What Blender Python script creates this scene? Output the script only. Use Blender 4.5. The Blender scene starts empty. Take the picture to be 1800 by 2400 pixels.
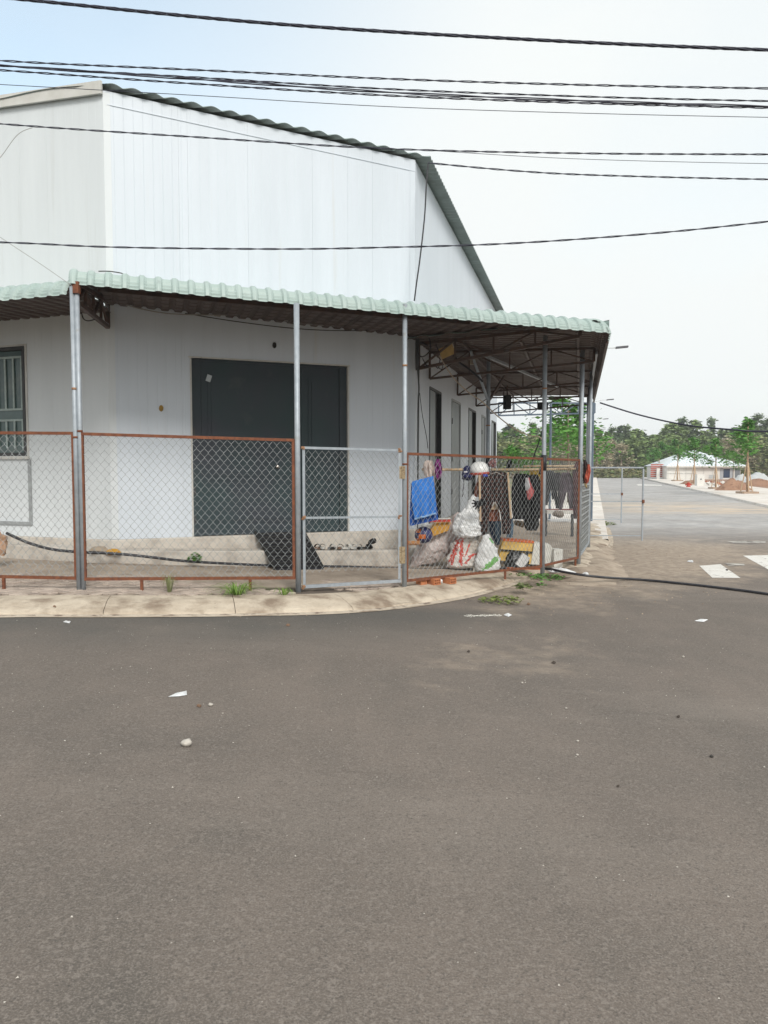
import bpy, math, random
from mathutils import Vector, Matrix, noise as mnoise
random.seed(7)
R = math.radians
sc = bpy.context.scene
col = sc.collection

# ------------------------------------------------------------------ camera, sky, sun, exposure
F = 1640.0                      # focal length in units of a 1659 x 2212 view of the photograph
CX, CY = 829.5, 1106.0
PITCH = math.atan(95 / F)
CAM = Vector((0, 0, 1.4))
cam = bpy.data.objects.new('camera', bpy.data.cameras.new('camera')); col.objects.link(cam)
cam.location = CAM
cam.rotation_euler = (math.pi / 2 - PITCH, 0, 0)
cam.data.sensor_width = 36; cam.data.lens = 36 * F / 2212
cam.data.clip_end = 3000; cam.data.clip_start = .05
sc.camera = cam

SUN_EL, SUN_AZ = 39, 161        # azimuth clockwise from +Y: the sun stands behind the camera, to its right
world = bpy.data.worlds.new('World'); sc.world = world; world.use_nodes = True
wt = world.node_tree; wn = wt.nodes; wl = wt.links
wn.clear()
wo = wn.new('ShaderNodeOutputWorld'); wb = wn.new('ShaderNodeBackground'); wb.inputs[1].default_value = .1
sky = wn.new('ShaderNodeTexSky'); sky.sky_type = 'NISHITA'; sky.sun_disc = False
sky.sun_elevation = R(SUN_EL); sky.sun_rotation = R(SUN_AZ); sky.dust_density = 2.0
wtc = wn.new('ShaderNodeTexCoord')
wmap = wn.new('ShaderNodeMapping'); wmap.inputs['Scale'].default_value = (1.3, 1.3, 2.6); wmap.inputs['Location'].default_value = (3.1, .4, .35)
wno = wn.new('ShaderNodeTexNoise'); wno.inputs['Scale'].default_value = 1.15; wno.inputs['Detail'].default_value = 5; wno.inputs['Roughness'].default_value = .5
wr = wn.new('ShaderNodeValToRGB'); wr.color_ramp.elements[0].position = .30; wr.color_ramp.elements[1].position = .46
wr.color_ramp.elements[0].color = (.88, .88, .88, 1)
wm = wn.new('ShaderNodeMix'); wm.data_type = 'RGBA'
wm.inputs[7].default_value = (8.1, 8.4, 8.35, 1)
wl.new(wtc.outputs['Generated'], wmap.inputs[0]); wl.new(wmap.outputs[0], wno.inputs['Vector']); wl.new(wno.outputs['Fac'], wr.inputs[0])
wdot = wn.new('ShaderNodeVectorMath'); wdot.operation = 'DOT_PRODUCT'; wdot.inputs[1].default_value = Vector((-.52, .60, .61)).normalized()
wnrm = wn.new('ShaderNodeVectorMath'); wnrm.operation = 'NORMALIZE'; wl.new(wtc.outputs['Generated'], wnrm.inputs[0]); wl.new(wnrm.outputs[0], wdot.inputs[0])
wmr = wn.new('ShaderNodeMapRange'); wmr.interpolation_type = 'SMOOTHSTEP'; wmr.inputs[1].default_value = .72; wmr.inputs[2].default_value = 1.0; wmr.inputs[3].default_value = 0; wmr.inputs[4].default_value = .68; wl.new(wdot.outputs['Value'], wmr.inputs[0])
wsub = wn.new('ShaderNodeMath'); wsub.operation = 'SUBTRACT'; wsub.use_clamp = True; wl.new(wr.outputs[0], wsub.inputs[0]); wl.new(wmr.outputs[0], wsub.inputs[1])
wl.new(wsub.outputs[0], wm.inputs[0])
skm = wn.new('ShaderNodeMix'); skm.data_type = 'RGBA'; skm.blend_type = 'MULTIPLY'; skm.inputs[0].default_value = 1; skm.inputs[7].default_value = (3.1, 3.0, 2.45, 1)
wl.new(sky.outputs[0], skm.inputs[6]); wl.new(skm.outputs[2], wm.inputs[6])
wl.new(wm.outputs[2], wb.inputs[0]); wl.new(wb.outputs[0], wo.inputs[0])

sl = bpy.data.lights.new('sun', 'SUN'); sl.energy = 2.2; sl.angle = R(18); sl.color = (1, .965, .9)
sun = bpy.data.objects.new('sun', sl); col.objects.link(sun)
_d = Vector((math.sin(R(SUN_AZ)) * math.cos(R(SUN_EL)), math.cos(R(SUN_AZ)) * math.cos(R(SUN_EL)), math.sin(R(SUN_EL))))
sun.rotation_euler = _d.to_track_quat('Z', 'Y').to_euler(); sun.location = (0, 0, 30)
sc.view_settings.view_transform = 'Standard'; sc.view_settings.look = 'None'
sc.view_settings.gamma = 1; sc.view_settings.use_curve_mapping = False
sc.view_settings.exposure = 0.24

# ------------------------------------------------------------------ measuring helpers
FW = Vector((0, math.cos(PITCH), -math.sin(PITCH))); UP = Vector((0, math.sin(PITCH), math.cos(PITCH)))
def lerp(a, b, t): return a + (b - a) * t
def interp(x, pts):
    if x <= pts[0][0]: return pts[0][1]
    for (a, p), (b, q) in zip(pts, pts[1:]):
        if x <= b: return lerp(p, q, (x - a) / (b - a))
    return pts[-1][1]
def clamp(x, a=0., b=1.): return max(a, min(b, x))
def sstep(a, b, x):
    t = clamp((x - a) / (b - a)); return t * t * (3 - 2 * t)
def zg(x): return interp(x, [(-3.6, 0), (-1.2, -.09), (0.4, -.165), (2.4, -.24), (3.6, -.262), (6, -.30), (8, -.33)])   # the pavement falls to the right
def zp2(x, y): return zg(x) + .10 * clamp((-1.6 - x) / 2.4) * clamp((y - 9.0) / 1.1)
def steptop(x): return interp(x, [(-4.6, .30), (-3.6, .262), (-.5, .118), (.6, .085)])
KH = .12                        # road below pavement
def ray(u, v): return Vector(((u - CX) / F, 0, 0)) + UP * ((CY - v) / F) + FW
def at(u, v, Y):
    d = ray(u, v); return CAM + d * (Y / d.y)
def ground(u, v, h=0.0):
    d = ray(u, v); z = -.2
    for _ in range(12):
        p = CAM + d * ((z - CAM.z) / d.z); z = zg(p.x) + h
    return p
def on_line(u, P, D):
    "plan point of line P + t D seen at column u -> t"
    k = (u - CX) / F
    yy = lambda q: q
    return (k * P[1] - P[0]) / (D[0] - k * D[1])
def zoomed(ox, oy, s):
    return lambda x, y: ((ox + x / s) * .92167, (oy + y / s) * .92167)
Z8 = zoomed(930, 1020, 3.318); Z7 = zoomed(920, 680, 3.072); ZA = zoomed(1300, 1050, 3.318); Z1 = zoomed(1130, 900, 2.476)
ZB = zoomed(1350, 920, 3.687); ZF = zoomed(600, 1200, 4.608)

# ------------------------------------------------------------------ materials
MATS = {}
def mat(name, c1, c2=None, scale=4, rough=.75, metal=0, bump=0, bscale=60, stretch=(1, 1, 1), lo=.35, hi=.65, stain=None, sscale=2, slo=.5, shi=.65,
        sstretch=(1, 1, 1), spec=.5, alpha=1, rnd=0, island=None):
    if name in MATS: return MATS[name]
    m = bpy.data.materials.new(name); m.use_nodes = True; MATS[name] = m
    n = m.node_tree.nodes; l = m.node_tree.links; b = n['Principled BSDF']
    b.inputs['Roughness'].default_value = rough; b.inputs['Metallic'].default_value = metal; b.inputs['Specular IOR Level'].default_value = spec
    b.inputs['Alpha'].default_value = alpha
    g = n.new('ShaderNodeNewGeometry')
    def nz(sca, st, det=5):
        mp = n.new('ShaderNodeMapping'); mp.inputs['Scale'].default_value = st
        l.new(g.outputs['Position'], mp.inputs[0])
        t = n.new('ShaderNodeTexNoise'); t.inputs['Scale'].default_value = sca; t.inputs['Detail'].default_value = det; t.inputs['Roughness'].default_value = .6
        l.new(mp.outputs[0], t.inputs['Vector']); return t.outputs['Fac']
    def mr(s, a, z):
        r = n.new('ShaderNodeMapRange'); r.inputs[1].default_value = a; r.inputs[2].default_value = z; l.new(s, r.inputs[0]); return r.outputs[0]
    def mix(fac, a, c, mode='MIX'):
        x = n.new('ShaderNodeMix'); x.data_type = 'RGBA'; x.blend_type = mode
        if isinstance(fac, float): x.inputs[0].default_value = fac
        else: l.new(fac, x.inputs[0])
        for i, q in ((6, a), (7, c)):
            if isinstance(q, tuple): x.inputs[i].default_value = (*q, 1)
            else: l.new(q, x.inputs[i])
        return x.outputs[2]
    c = c1
    if c2: c = mix(mr(nz(scale, stretch), lo, hi), c1, c2)
    if island:
        c = mix(g.outputs['Random Per Island'], c if not isinstance(c, tuple) else c, island)
    if stain: c = mix(mr(nz(sscale, sstretch), slo, shi), c, stain)
    if rnd:
        oi = n.new('ShaderNodeObjectInfo'); mm = n.new('ShaderNodeMapRange'); mm.inputs[3].default_value = 1 - rnd; mm.inputs[4].default_value = 1 + rnd
        l.new(oi.outputs['Random'], mm.inputs[0])
        hs = n.new('ShaderNodeHueSaturation'); l.new(mm.outputs[0], hs.inputs['Value'])
        if isinstance(c, tuple): hs.inputs['Color'].default_value = (*c, 1)
        else: l.new(c, hs.inputs['Color'])
        c = hs.outputs[0]
    if isinstance(c, tuple): b.inputs['Base Color'].default_value = (*c, 1)
    else: l.new(c, b.inputs['Base Color'])
    if bump:
        bp = n.new('ShaderNodeBump'); bp.inputs['Strength'].default_value = 1; bp.inputs['Distance'].default_value = bump
        l.new(nz(bscale, (1, 1, 1), 4), bp.inputs['Height']); l.new(bp.outputs[0], b.inputs['Normal'])
    return m

WALL = mat('white_sandwich_panel', (.62, .665, .725), (.58, .625, .68), 1.1, .42, stretch=(2.5, 2.5, .22), stain=(.56, .56, .54), sscale=1.6, sstretch=(5, 5, .22), slo=.62, shi=.95, bump=.0015, bscale=2.5)
WALLB = mat('white_side_panel', (.66, .69, .71), (.62, .65, .67), 1.1, .5, stretch=(2.5, 2.5, .22), stain=(.52, .53, .52), sscale=1.3, sstretch=(5, 5, .25), slo=.60, shi=.9)
TRIMG = mat('grey_metal_trim', (.36, .38, .38), (.30, .31, .32), 8, .5, .2)
FASC = mat('beige_fascia_metal', (.60, .59, .56), (.50, .485, .45), 3, .5, stain=(.25, .22, .18), sscale=5, slo=.62, shi=.8)
DOOR = mat('slate_door_steel', (.034, .055, .060), (.045, .052, .064), 1.2, .5, spec=.3, stain=(.075, .085, .085), sscale=3, slo=.6, shi=.9)
DOORG = mat('grey_door_steel', (.20, .225, .24), (.24, .26, .27), 2, .4)
DARKM = mat('dark_frame_metal', (.025, .027, .03), (.05, .05, .05), 6, .5)
TRUSS = mat('brown_primer_steel', (.055, .040, .035), (.10, .055, .04), 9, .6, stain=(.13, .12, .12), sscale=7, slo=.6, shi=.8)
BLUETR = mat('blue_grey_painted_steel', (.09, .13, .18), (.13, .16, .2), 6, .5)
MINT = mat('mint_green_roof_metal', (.34, .425, .40), (.39, .47, .445), 3, .5, stain=(.24, .29, .275), sscale=9, slo=.58, shi=.8, bump=.001, bscale=30)
UNDER = mat('brown_roof_underside', (.11, .082, .072), (.08, .058, .052), 2.4, .6, stain=(.08, .06, .05), sscale=6, slo=.6, shi=.85)
ROOFG = mat('grey_green_roof_metal', (.17, .225, .21), (.24, .30, .28), 2, .45)
ROOFU = mat('grey_roof_underside', (.26, .29, .28), (.2, .22, .21), 3, .5)
GALV = mat('galvanised_steel', (.31, .345, .38), (.39, .425, .46), 14, .5, .25, stain=(.30, .30, .28), sscale=10, slo=.6, shi=.8, bump=.0008, bscale=80)
RUST = mat('rusty_brown_steel', (.135, .044, .022), (.215, .075, .033), 16, .8, stain=(.10, .04, .028), sscale=24, slo=.52, shi=.72, bump=.0015, bscale=120)
RUSTW = mat('rusty_weld', (.26, .12, .06), (.36, .22, .13), 40, .85)
WIRE = mat('galvanised_wire', (.34, .36, .365), (.25, .265, .27), 5, .7, 0)
BRASS = mat('weathered_brass_hinge', (.30, .22, .13), (.42, .34, .22), 30, .7, .2, stain=(.12, .07, .04), sscale=50)
KERB = mat('kerb_concrete', (.46, .385, .30), (.58, .50, .40), 4.5, .92, stain=(.25, .19, .14), sscale=2.4, slo=.47, shi=.66, bump=.016, bscale=26)
GUTTER = mat('sandy_gutter_concrete', (.42, .35, .28), (.54, .47, .38), 9, .95, bump=.006, bscale=50, stain=(.2, .15, .12), sscale=7)
PLINTH = mat('plinth_concrete', (.50, .455, .40), (.57, .525, .47), 2.2, .9, stain=(.29, .25, .215), sscale=2.8, slo=.5, shi=.72, bump=.006, bscale=30)
PAVE = mat('pavement_soil', (.33, .27, .215), (.41, .34, .275), 2.2, .95, stain=(.22, .175, .14), sscale=4, slo=.52, shi=.75, bump=.01, bscale=30)
PAVER = mat('brown_grey_paver', (.38, .31, .265), (.48, .40, .335), 5, .9, stain=(.27, .21, .175), sscale=3, slo=.5, shi=.75, bump=.003, bscale=60, rnd=.16)
PALEPAVE = mat('pale_concrete_pavement', (.62, .57, .52), (.74, .69, .63), 1.2, .9, stain=(.48, .40, .33), sscale=.9, slo=.5, shi=.75)
PAINT = mat('worn_white_paint', (.74, .72, .68), (.66, .63, .58), 6, .8, stain=(.24, .215, .19), sscale=7, slo=.60, shi=.68)
BLACKR = mat('black_rubber', (.012, .012, .016), (.03, .03, .035), 30, .55)
NAVYC = mat('navy_black_cable_sheath', (.018, .019, .038), (.032, .032, .052), 20, .5)
GREYC = mat('grey_wire_sheath', (.30, .29, .27), None, rough=.7)
EARTH = mat('red_brown_earth', (.27, .15, .095), (.36, .22, .15), 1.5, .95, stain=(.2, .11, .07), sscale=3, bump=.05, bscale=4)
FIELD = mat('scrubby_ground', (.20, .17, .10), (.12, .14, .05), .15, .95, stain=(.30, .2, .13), sscale=.08)
DIRTC = mat('dusty_dirt', (.36, .29, .225), (.46, .38, .30), 2.4, .95, stain=(.22, .17, .13), sscale=2.2, slo=.46, shi=.70, bump=.010, bscale=26)

def plain(name, c, rough=.8, **k): return mat(name, c, tuple(x * .78 for x in c), 14, rough, **k)

# asphalt with a dust attribute
def asphalt():
    m = bpy.data.materials.new('dusty_asphalt'); m.use_nodes = True
    n = m.node_tree.nodes; l = m.node_tree.links; b = n['Principled BSDF']; b.inputs['Roughness'].default_value = .88; b.inputs['Specular IOR Level'].default_value = .35
    g = n.new('ShaderNodeNewGeometry')
    def nz(s, d=6, st=(1, 1, 1), r=.6):
        mp = n.new('ShaderNodeMapping'); mp.inputs['Scale'].default_value = st; l.new(g.outputs['Position'], mp.inputs[0])
        t = n.new('ShaderNodeTexNoise'); t.inputs['Scale'].default_value = s; t.inputs['Detail'].default_value = d; t.inputs['Roughness'].default_value = r; l.new(mp.outputs[0], t.inputs['Vector']); return t.outputs['Fac']
    def mr(s, a, z, o0=0, o1=1):
        r = n.new('ShaderNodeMapRange'); r.inputs[1].default_value = a; r.inputs[2].default_value = z; r.inputs[3].default_value = o0; r.inputs[4].default_value = o1; l.new(s, r.inputs[0]); return r.outputs[0]
    def mix(f, a, c, mode='MIX'):
        x = n.new('ShaderNodeMix'); x.data_type = 'RGBA'; x.blend_type = mode
        if isinstance(f, float): x.inputs[0].default_value = f
        else: l.new(f, x.inputs[0])
        for i, q in ((6, a), (7, c)):
            if isinstance(q, tuple): x.inputs[i].default_value = (*q, 1)
            else: l.new(q, x.inputs[i])
        return x.outputs[2]
    def ma(op, a, b_):
        x = n.new('ShaderNodeMath'); x.operation = op
        for i, q in ((0, a), (1, b_)):
            if isinstance(q, (int, float)): x.inputs[i].default_value = q
            else: l.new(q, x.inputs[i])
        return x.outputs[0]
    base = mix(mr(nz(.35, 4), .35, .68), (.125, .107, .092), (.190, .155, .130))
    base = mix(mr(nz(2.2, 5), .42, .70, 0, .6), base, (.185, .152, .128)); base = mix(mr(nz(.9, 6, (1, .35, 1), .7), .46, .70, 0, .7), base, (.108, .095, .082)); base = mix(mr(nz(.5, 5, (.3, 1, 1), .7), .52, .70, 0, .6), base, (.24, .205, .175))
    agg = nz(130, 3)
    base = mix(mr(agg, .50, .66, .0, .6), base, (.27, .235, .205)); base = mix(mr(nz(48, 2), .54, .66, 0, .6), base, (.245, .212, .185)); base = mix(mr(nz(60, 2), .42, .32, 0, .55), base, (.085, .075, .066))
    base = mix(mr(agg, .43, .30, 0, .6), base, (.06, .055, .05))
    for sca, thr, colr in ((42, .13, (.42, .39, .35)), (95, .16, (.30, .28, .25))):
        v = n.new('ShaderNodeTexVoronoi'); v.inputs['Scale'].default_value = sca; l.new(g.outputs['Position'], v.inputs['Vector'])
        sel = ma('MULTIPLY', mr(v.outputs['Distance'], thr, thr * .6), ma('GREATER_THAN', mix(1., v.outputs['Color'], (1., 0., 0.), 'MULTIPLY'), .26))
        base = mix(sel, base, colr)
    at_ = n.new('ShaderNodeAttribute'); at_.attribute_name = 'dust'
    dn = ma('ADD', at_.outputs['Fac'], ma('MULTIPLY', ma('SUBTRACT', nz(1.6, 8, r=.68), .5), 1.5))
    dust = mr(dn, .22, .75, 0, .95)
    gate = mr(at_.outputs['Fac'], .0, .12)
    dust = ma('MULTIPLY', dust, gate)
    dcol = mix(mr(nz(7, 6), .35, .65), (.27, .215, .17), (.42, .345, .27))
    base = mix(dust, base, dcol)
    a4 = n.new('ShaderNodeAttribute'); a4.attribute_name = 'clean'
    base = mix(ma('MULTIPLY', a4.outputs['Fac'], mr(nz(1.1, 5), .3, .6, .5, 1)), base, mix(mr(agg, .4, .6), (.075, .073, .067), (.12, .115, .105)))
    a2 = n.new('ShaderNodeAttribute'); a2.attribute_name = 'pale'
    pal = ma('MULTIPLY', a2.outputs['Fac'], mr(nz(.5, 7), .3, .7, .55, 1))
    base = mix(pal, base, mix(mr(nz(3, 6), .35, .65), (.38, .375, .375), (.52, .50, .48)))
    a3 = n.new('ShaderNodeAttribute'); a3.attribute_name = 'sand'
    sd = ma('MULTIPLY', a3.outputs['Fac'], mr(nz(.6, 7, (1, 2.5, 1)), .36, .6))
    base = mix(sd, base, (.60, .48, .36))
    l.new(base, b.inputs['Base Color'])
    bp = n.new('ShaderNodeBump'); bp.inputs['Distance'].default_value = .004; l.new(agg, bp.inputs['Height'])
    bp2 = n.new('ShaderNodeBump'); bp2.inputs['Distance'].default_value = .02; l.new(nz(9, 5), bp2.inputs['Height']); bp2.inputs['Strength'].default_value = .5
    l.new(bp.outputs[0], bp2.inputs['Normal']); l.new(bp2.outputs[0], b.inputs['Normal'])
    return m
ASPH = asphalt()

def leafmat(name, a, b):
    return mat(name, a, None, island=b, rough=.7, spec=.3)

# ------------------------------------------------------------------ mesh builder
ORIG = {}
def wloc(o):
    return ORIG.get(o.name, Vector((0, 0, 0)))
class MB:
    def __init__(s): s.v = []; s.f = []; s.m = []
    def add(s, vs, fs, mi=0):
        k = len(s.v); s.v += [tuple(p) for p in vs]; s.f += [tuple(i + k for i in f) for f in fs]; s.m += [mi] * len(fs)
    def box(s, c, sz, rz=0, mi=0, M=None):
        x, y, z = sz[0] / 2, sz[1] / 2, sz[2] / 2
        M = M or Matrix.Rotation(rz, 3, 'Z')
        vs = [Vector(c) + M @ Vector((a * x, b * y, d * z)) for d in (-1, 1) for b in (-1, 1) for a in (-1, 1)]
        s.add(vs, [(0, 2, 3, 1), (4, 5, 7, 6), (0, 1, 5, 4), (2, 6, 7, 3), (0, 4, 6, 2), (1, 3, 7, 5)], mi)
    def bar(s, a, b, w, h=None, mi=0):
        "square bar from a to b"
        a, b = Vector(a), Vector(b); d = b - a; L = d.length
        if L < 1e-6: return
        h = h or w
        q = d.normalized(); ref = Vector((0, 0, 1)) if abs(q.z) < .95 else Vector((1, 0, 0))
        x = q.cross(ref).normalized(); y = x.cross(q).normalized()
        vs = []
        for p in (a, b):
            for sx, sy in ((-1, -1), (1, -1), (1, 1), (-1, 1)): vs.append(p + x * sx * w / 2 + y * sy * h / 2)
        s.add(vs, [(3, 2, 1, 0), (4, 5, 6, 7), (0, 1, 5, 4), (1, 2, 6, 5), (2, 3, 7, 6), (3, 0, 4, 7)], mi)
    def tube(s, pts, r, n=8, mi=0, cap=True, rs=None):
        pts = [Vector(p) for p in pts]; N = len(pts); k = len(s.v); ref = None
        for i, p in enumerate(pts):
            d = (pts[min(i + 1, N - 1)] - pts[max(i - 1, 0)])
            d = d.normalized() if d.length > 1e-9 else Vector((0, 0, 1))
            if ref is None: ref = Vector((0, 0, 1)) if abs(d.z) < .9 else Vector((1, 0, 0))
            x = d.cross(ref).normalized(); y = x.cross(d).normalized(); ref = y
            rr = rs[i] if rs else r
            for j in range(n):
                a = 2 * math.pi * j / n; s.v.append(tuple(p + x * math.cos(a) * rr + y * math.sin(a) * rr))
        for i in range(N - 1):
            for j in range(n):
                j2 = (j + 1) % n; s.f.append((k + i * n + j, k + (i + 1) * n + j, k + (i + 1) * n + j2, k + i * n + j2)); s.m.append(mi)
        if cap and n > 2:
            s.f.append(tuple(k + j for j in range(n))); s.m.append(mi)
            s.f.append(tuple(k + (N - 1) * n + j for j in reversed(range(n)))); s.m.append(mi)
    def grid(s, P, mi=0, flip=False):
        "P[i][j] points"
        k = len(s.v); a = len(P); b = len(P[0])
        for r in P: s.v += [tuple(p) for p in r]
        for i in range(a - 1):
            for j in range(b - 1):
                q = (k + i * b + j, k + (i + 1) * b + j, k + (i + 1) * b + j + 1, k + i * b + j + 1)
                s.f.append(q[::-1] if flip else q); s.m.append(mi)
    def build(s, name, mats, parent=None, smooth=False, base=None):
        me = bpy.data.meshes.new(name)
        if parent is not None: o0 = wloc(parent)
        elif base is not None: o0 = Vector(base)
        else:
            xs = [p[0] for p in s.v]; ys = [p[1] for p in s.v]; zs = [p[2] for p in s.v]
            o0 = Vector(((min(xs) + max(xs)) / 2, (min(ys) + max(ys)) / 2, min(zs)))
        me.from_pydata([(p[0] - o0.x, p[1] - o0.y, p[2] - o0.z) for p in s.v], [], s.f)
        if not isinstance(mats, (list, tuple)): mats = [mats]
        for m in mats: me.materials.append(m)
        me.polygons.foreach_set('material_index', s.m)
        if smooth: me.polygons.foreach_set('use_smooth', [True] * len(s.f))
        me.update()
        o = bpy.data.objects.new(name, me); col.objects.link(o)
        if parent is not None: o.parent = parent
        else: o.location = o0
        ORIG[o.name] = o0
        return o
def tag(o, label=None, cat=None, group=None, kind=None):
    if label: o['label'] = label
    if cat: o['category'] = cat
    if group: o['group'] = group
    if kind: o['kind'] = kind
    return o
def thing(name, loc, label, cat, group=None):
    o = bpy.data.objects.new(name, None); o.empty_display_size = .1; col.objects.link(o); o.location = loc
    ORIG[o.name] = Vector(loc)
    return tag(o, label, cat, group)
def dup(src, loc=None, rz=None, scale=None, label=None, parent=None):
    c = src.copy(); col.objects.link(c)
    if parent is not None: c.parent = parent
    if loc is not None: c.location = loc; ORIG[c.name] = Vector(loc)
    if rz is not None: c.rotation_euler[2] = rz
    if scale is not None: c.scale = scale
    if label: c['label'] = label
    for ch in list(src.children): dup(ch, parent=c)
    return c
def fbm(p, s=1.0): return mnoise.fractal(Vector(p) * s, 1.0, 2.0, 4)
def struct(o): o['kind'] = 'structure'; return o

# ------------------------------------------------------------------ plan of the place
V2 = lambda x, y: Vector((x, y, 0))
C1 = V2(-3.857, 10.73); C2 = V2(.503, 12.6)
SD = V2(math.sin(R(14.4)), math.cos(R(14.4))); SN = V2(SD.y, -SD.x)      # side wall direction and its outward normal
FD = (C2 - C1).normalized(); FN = V2(FD.y, -FD.x)                         # chamfered front wall
LD = V2(-math.sin(R(70.1)), math.cos(R(70.1))); LN = V2(-LD.y * 1, LD.x) # left wall, going left
if LN.y > 0: LN = -LN
C3 = C2 + SD * 12.9; C0 = C1 + LD * 8.0; CB = C3 - SN * 12.0
ZB0 = .385
def zroof(p):
    o = (Vector((p[0], p[1], 0)) - C2).dot(SN); return 6.40 - .052 * o

# ------------------------------------------------------------------ ground, roads, pavement, kerb
mb = MB(); S = 700
mb.grid([[(x, y, -.52) for y in (-60, 60, 300, S)] for x in (-S, -60, 100, S)], flip=True)
struct(mb.build('ground', FIELD, base=(0, 0, -.52)))

# kerb line (outer foot), measured along the street then round the corner
kpx = [(-420, 1331), (-200, 1331), (0, 1331), (170, 1330.5), (340, 1330), (500, 1328.5), (650, 1326), (760, 1321), (850, 1313), (930, 1302.5), (1000, 1290), (1060, 1275), (1120, 1257), (1180, 1236)]
KP = [ground(u, v, -KH) for u, v in kpx]
KP = [Vector((p.x, p.y, 0)) for p in KP]
_kd = V2(math.sin(R(15.5)), math.cos(R(15.5)))
_q = Vector((5.48, 18.4, 0))
KP += [V2(3.55, 12.75), V2(4.15, 14.6), _q] + [_q + _kd * t for t in (5, 10, 18, 30, 60, 120, 240)]
# smooth resample
def catmull(P, n):
    out = []
    for i in range(len(P) - 1):
        p0 = P[max(i - 1, 0)]; p1 = P[i]; p2 = P[i + 1]; p3 = P[min(i + 2, len(P) - 1)]
        for k in range(n):
            t = k / n
            out.append(.5 * ((2 * p1) + (p2 - p0) * t + (2 * p0 - 5 * p1 + 4 * p2 - p3) * t * t + (3 * p1 - p0 - 3 * p2 + p3) * t ** 3))
    out.append(P[-1]); return out
NEAR = catmull(KP[:18], 8)
def normal_at(P, i):
    d = (P[min(i + 1, len(P) - 1)] - P[max(i - 1, 0)]).normalized(); return V2(-d.y, d.x)      # towards the building
# cumulative length
cum = [0]
for a, b in zip(NEAR, NEAR[1:]): cum.append(cum[-1] + (b - a).length)
def kerb_at(s):
    s = clamp(s, 0, cum[-1] - 1e-4)
    for i in range(len(cum) - 1):
        if cum[i + 1] >= s:
            t = (s - cum[i]) / max(1e-9, cum[i + 1] - cum[i]); n = normal_at(NEAR, i).lerp(normal_at(NEAR, i + 1), t).normalized()
            return NEAR[i].lerp(NEAR[i + 1], t), n
prof = [(-.10, -KH + .006), (0.0, -KH + .012), (.012, -.085), (.06, -.060), (.20, -.022), (.30, -.004), (.50, .004), (.56, .002), (.56, -.09)]
kerb = bpy.data.objects.new('kerb', None); col.objects.link(kerb); ORIG['kerb'] = Vector(); struct(kerb)
s = 0.3; k = 0
while s < cum[-1] - .4:
    L = 1.36; e = min(s + L - .007, cum[-1]); mb = MB(); P = []
    nn = 14
    for i in range(nn + 1):
        q = lerp(s, e, i / nn); c, n = kerb_at(q); row = []
        for (o, z) in prof:
            p = c + n * o; j = fbm((p.x * 2.3, p.y * 2.3, z), 1) * .010 if 0 < o < .55 and z > -.1 else 0
            wear = -.03 * sstep(.1, .5, fbm((p.x * .9, p.y * .9, 3)))
            row.append(Vector((p.x, p.y, zg(p.x) + z + j + (wear if .02 < o < .5 else 0))))
        P.append(row)
    mb.grid(P, flip=False)
    for r, fl in ((P[0], 1), (P[-1], 0)):
        kk = len(mb.v); mb.v += [tuple(p) for p in r] ; f = tuple(kk + i for i in range(len(r))); mb.f.append(f if fl else f[::-1]); mb.m.append(0)
    mb.build('kerb_stone', KERB, kerb, smooth=False)
    s += L; k += 1
# pale sandy gutter line where kerb meets road
mb = MB(); P = []
i = 0
while i < len(NEAR):
    n = normal_at(NEAR, i); c = NEAR[i]; j = .02 * fbm((c.x * 3, c.y * 3, 0))
    P.append([Vector(((c - n * w).x, (c - n * w).y, zg((c - n * w).x) - KH + h)) for w, h in ((.085 + j, .003), (.03, .014), (-.02, .016))]); i += 1
mb.grid(P, flip=True); struct(mb.build('gutter', GUTTER))

# pavement body
def cover(x, y):
    q = y - .62 * max(0, x + 1.2) + .5 * fbm((x * .9, y * 1.3, 9)); c = sstep(9.25, 9.75, q); c = max(c, .9 * sstep(.45, .6, fbm((x * 1.1, y * 1.1, 4))), sstep(2.2, 3.2, x), sstep(-5.0, -5.4, x)); return c
mb = MB(); P = []
for i, c in enumerate(NEAR):
    n = normal_at(NEAR, i); a = c + n * .55
    if a.x < .6: b_ = Vector((a.x - .2, 14.5, 0)) if a.x > -6 else Vector((a.x, 16, 0))
    else: b_ = Vector((lerp(.4, 3.2, clamp((a.y - 9) / 12)), lerp(14.5, a.y + 1, clamp((a.y - 11) / 6)), 0))
    row = []
    for t in [(q / 44) ** 1.0 for q in range(45)]:
        p = a.lerp(b_, t); row.append(Vector((p.x, p.y, zp2(p.x, p.y) - .016 + (.024 + .012 * fbm((p.x * 3, p.y * 3, 0))) * cover(p.x, p.y))))
    P.append(row)
mb.grid(P, flip=False); pavement = struct(mb.build('pavement', PAVE, base=(0, 0, 0)))
A = pavement.data.attributes.new('cover', 'FLOAT', 'POINT'); A.data.foreach_set('value', [cover(p[0], p[1]) for p in mb.v])
_n = PAVE.node_tree.nodes; _l = PAVE.node_tree.links; _b = _n['Principled BSDF']; _src = _b.inputs['Base Color'].links[0].from_socket
_a = _n.new('ShaderNodeAttribute'); _a.attribute_name = 'cover'; _x = _n.new('ShaderNodeMix'); _x.data_type = 'RGBA'; _x.inputs[6].default_value = (.12, .095, .075, 1)
_r = _n.new('ShaderNodeMapRange'); _r.inputs[1].default_value = .05; _r.inputs[2].default_value = .5; _l.new(_a.outputs['Fac'], _r.inputs[0])
_l.new(_r.outputs[0], _x.inputs[0]); _l.new(_src, _x.inputs[7]); _l.new(_x.outputs[2], _b.inputs['Base Color'])
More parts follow.
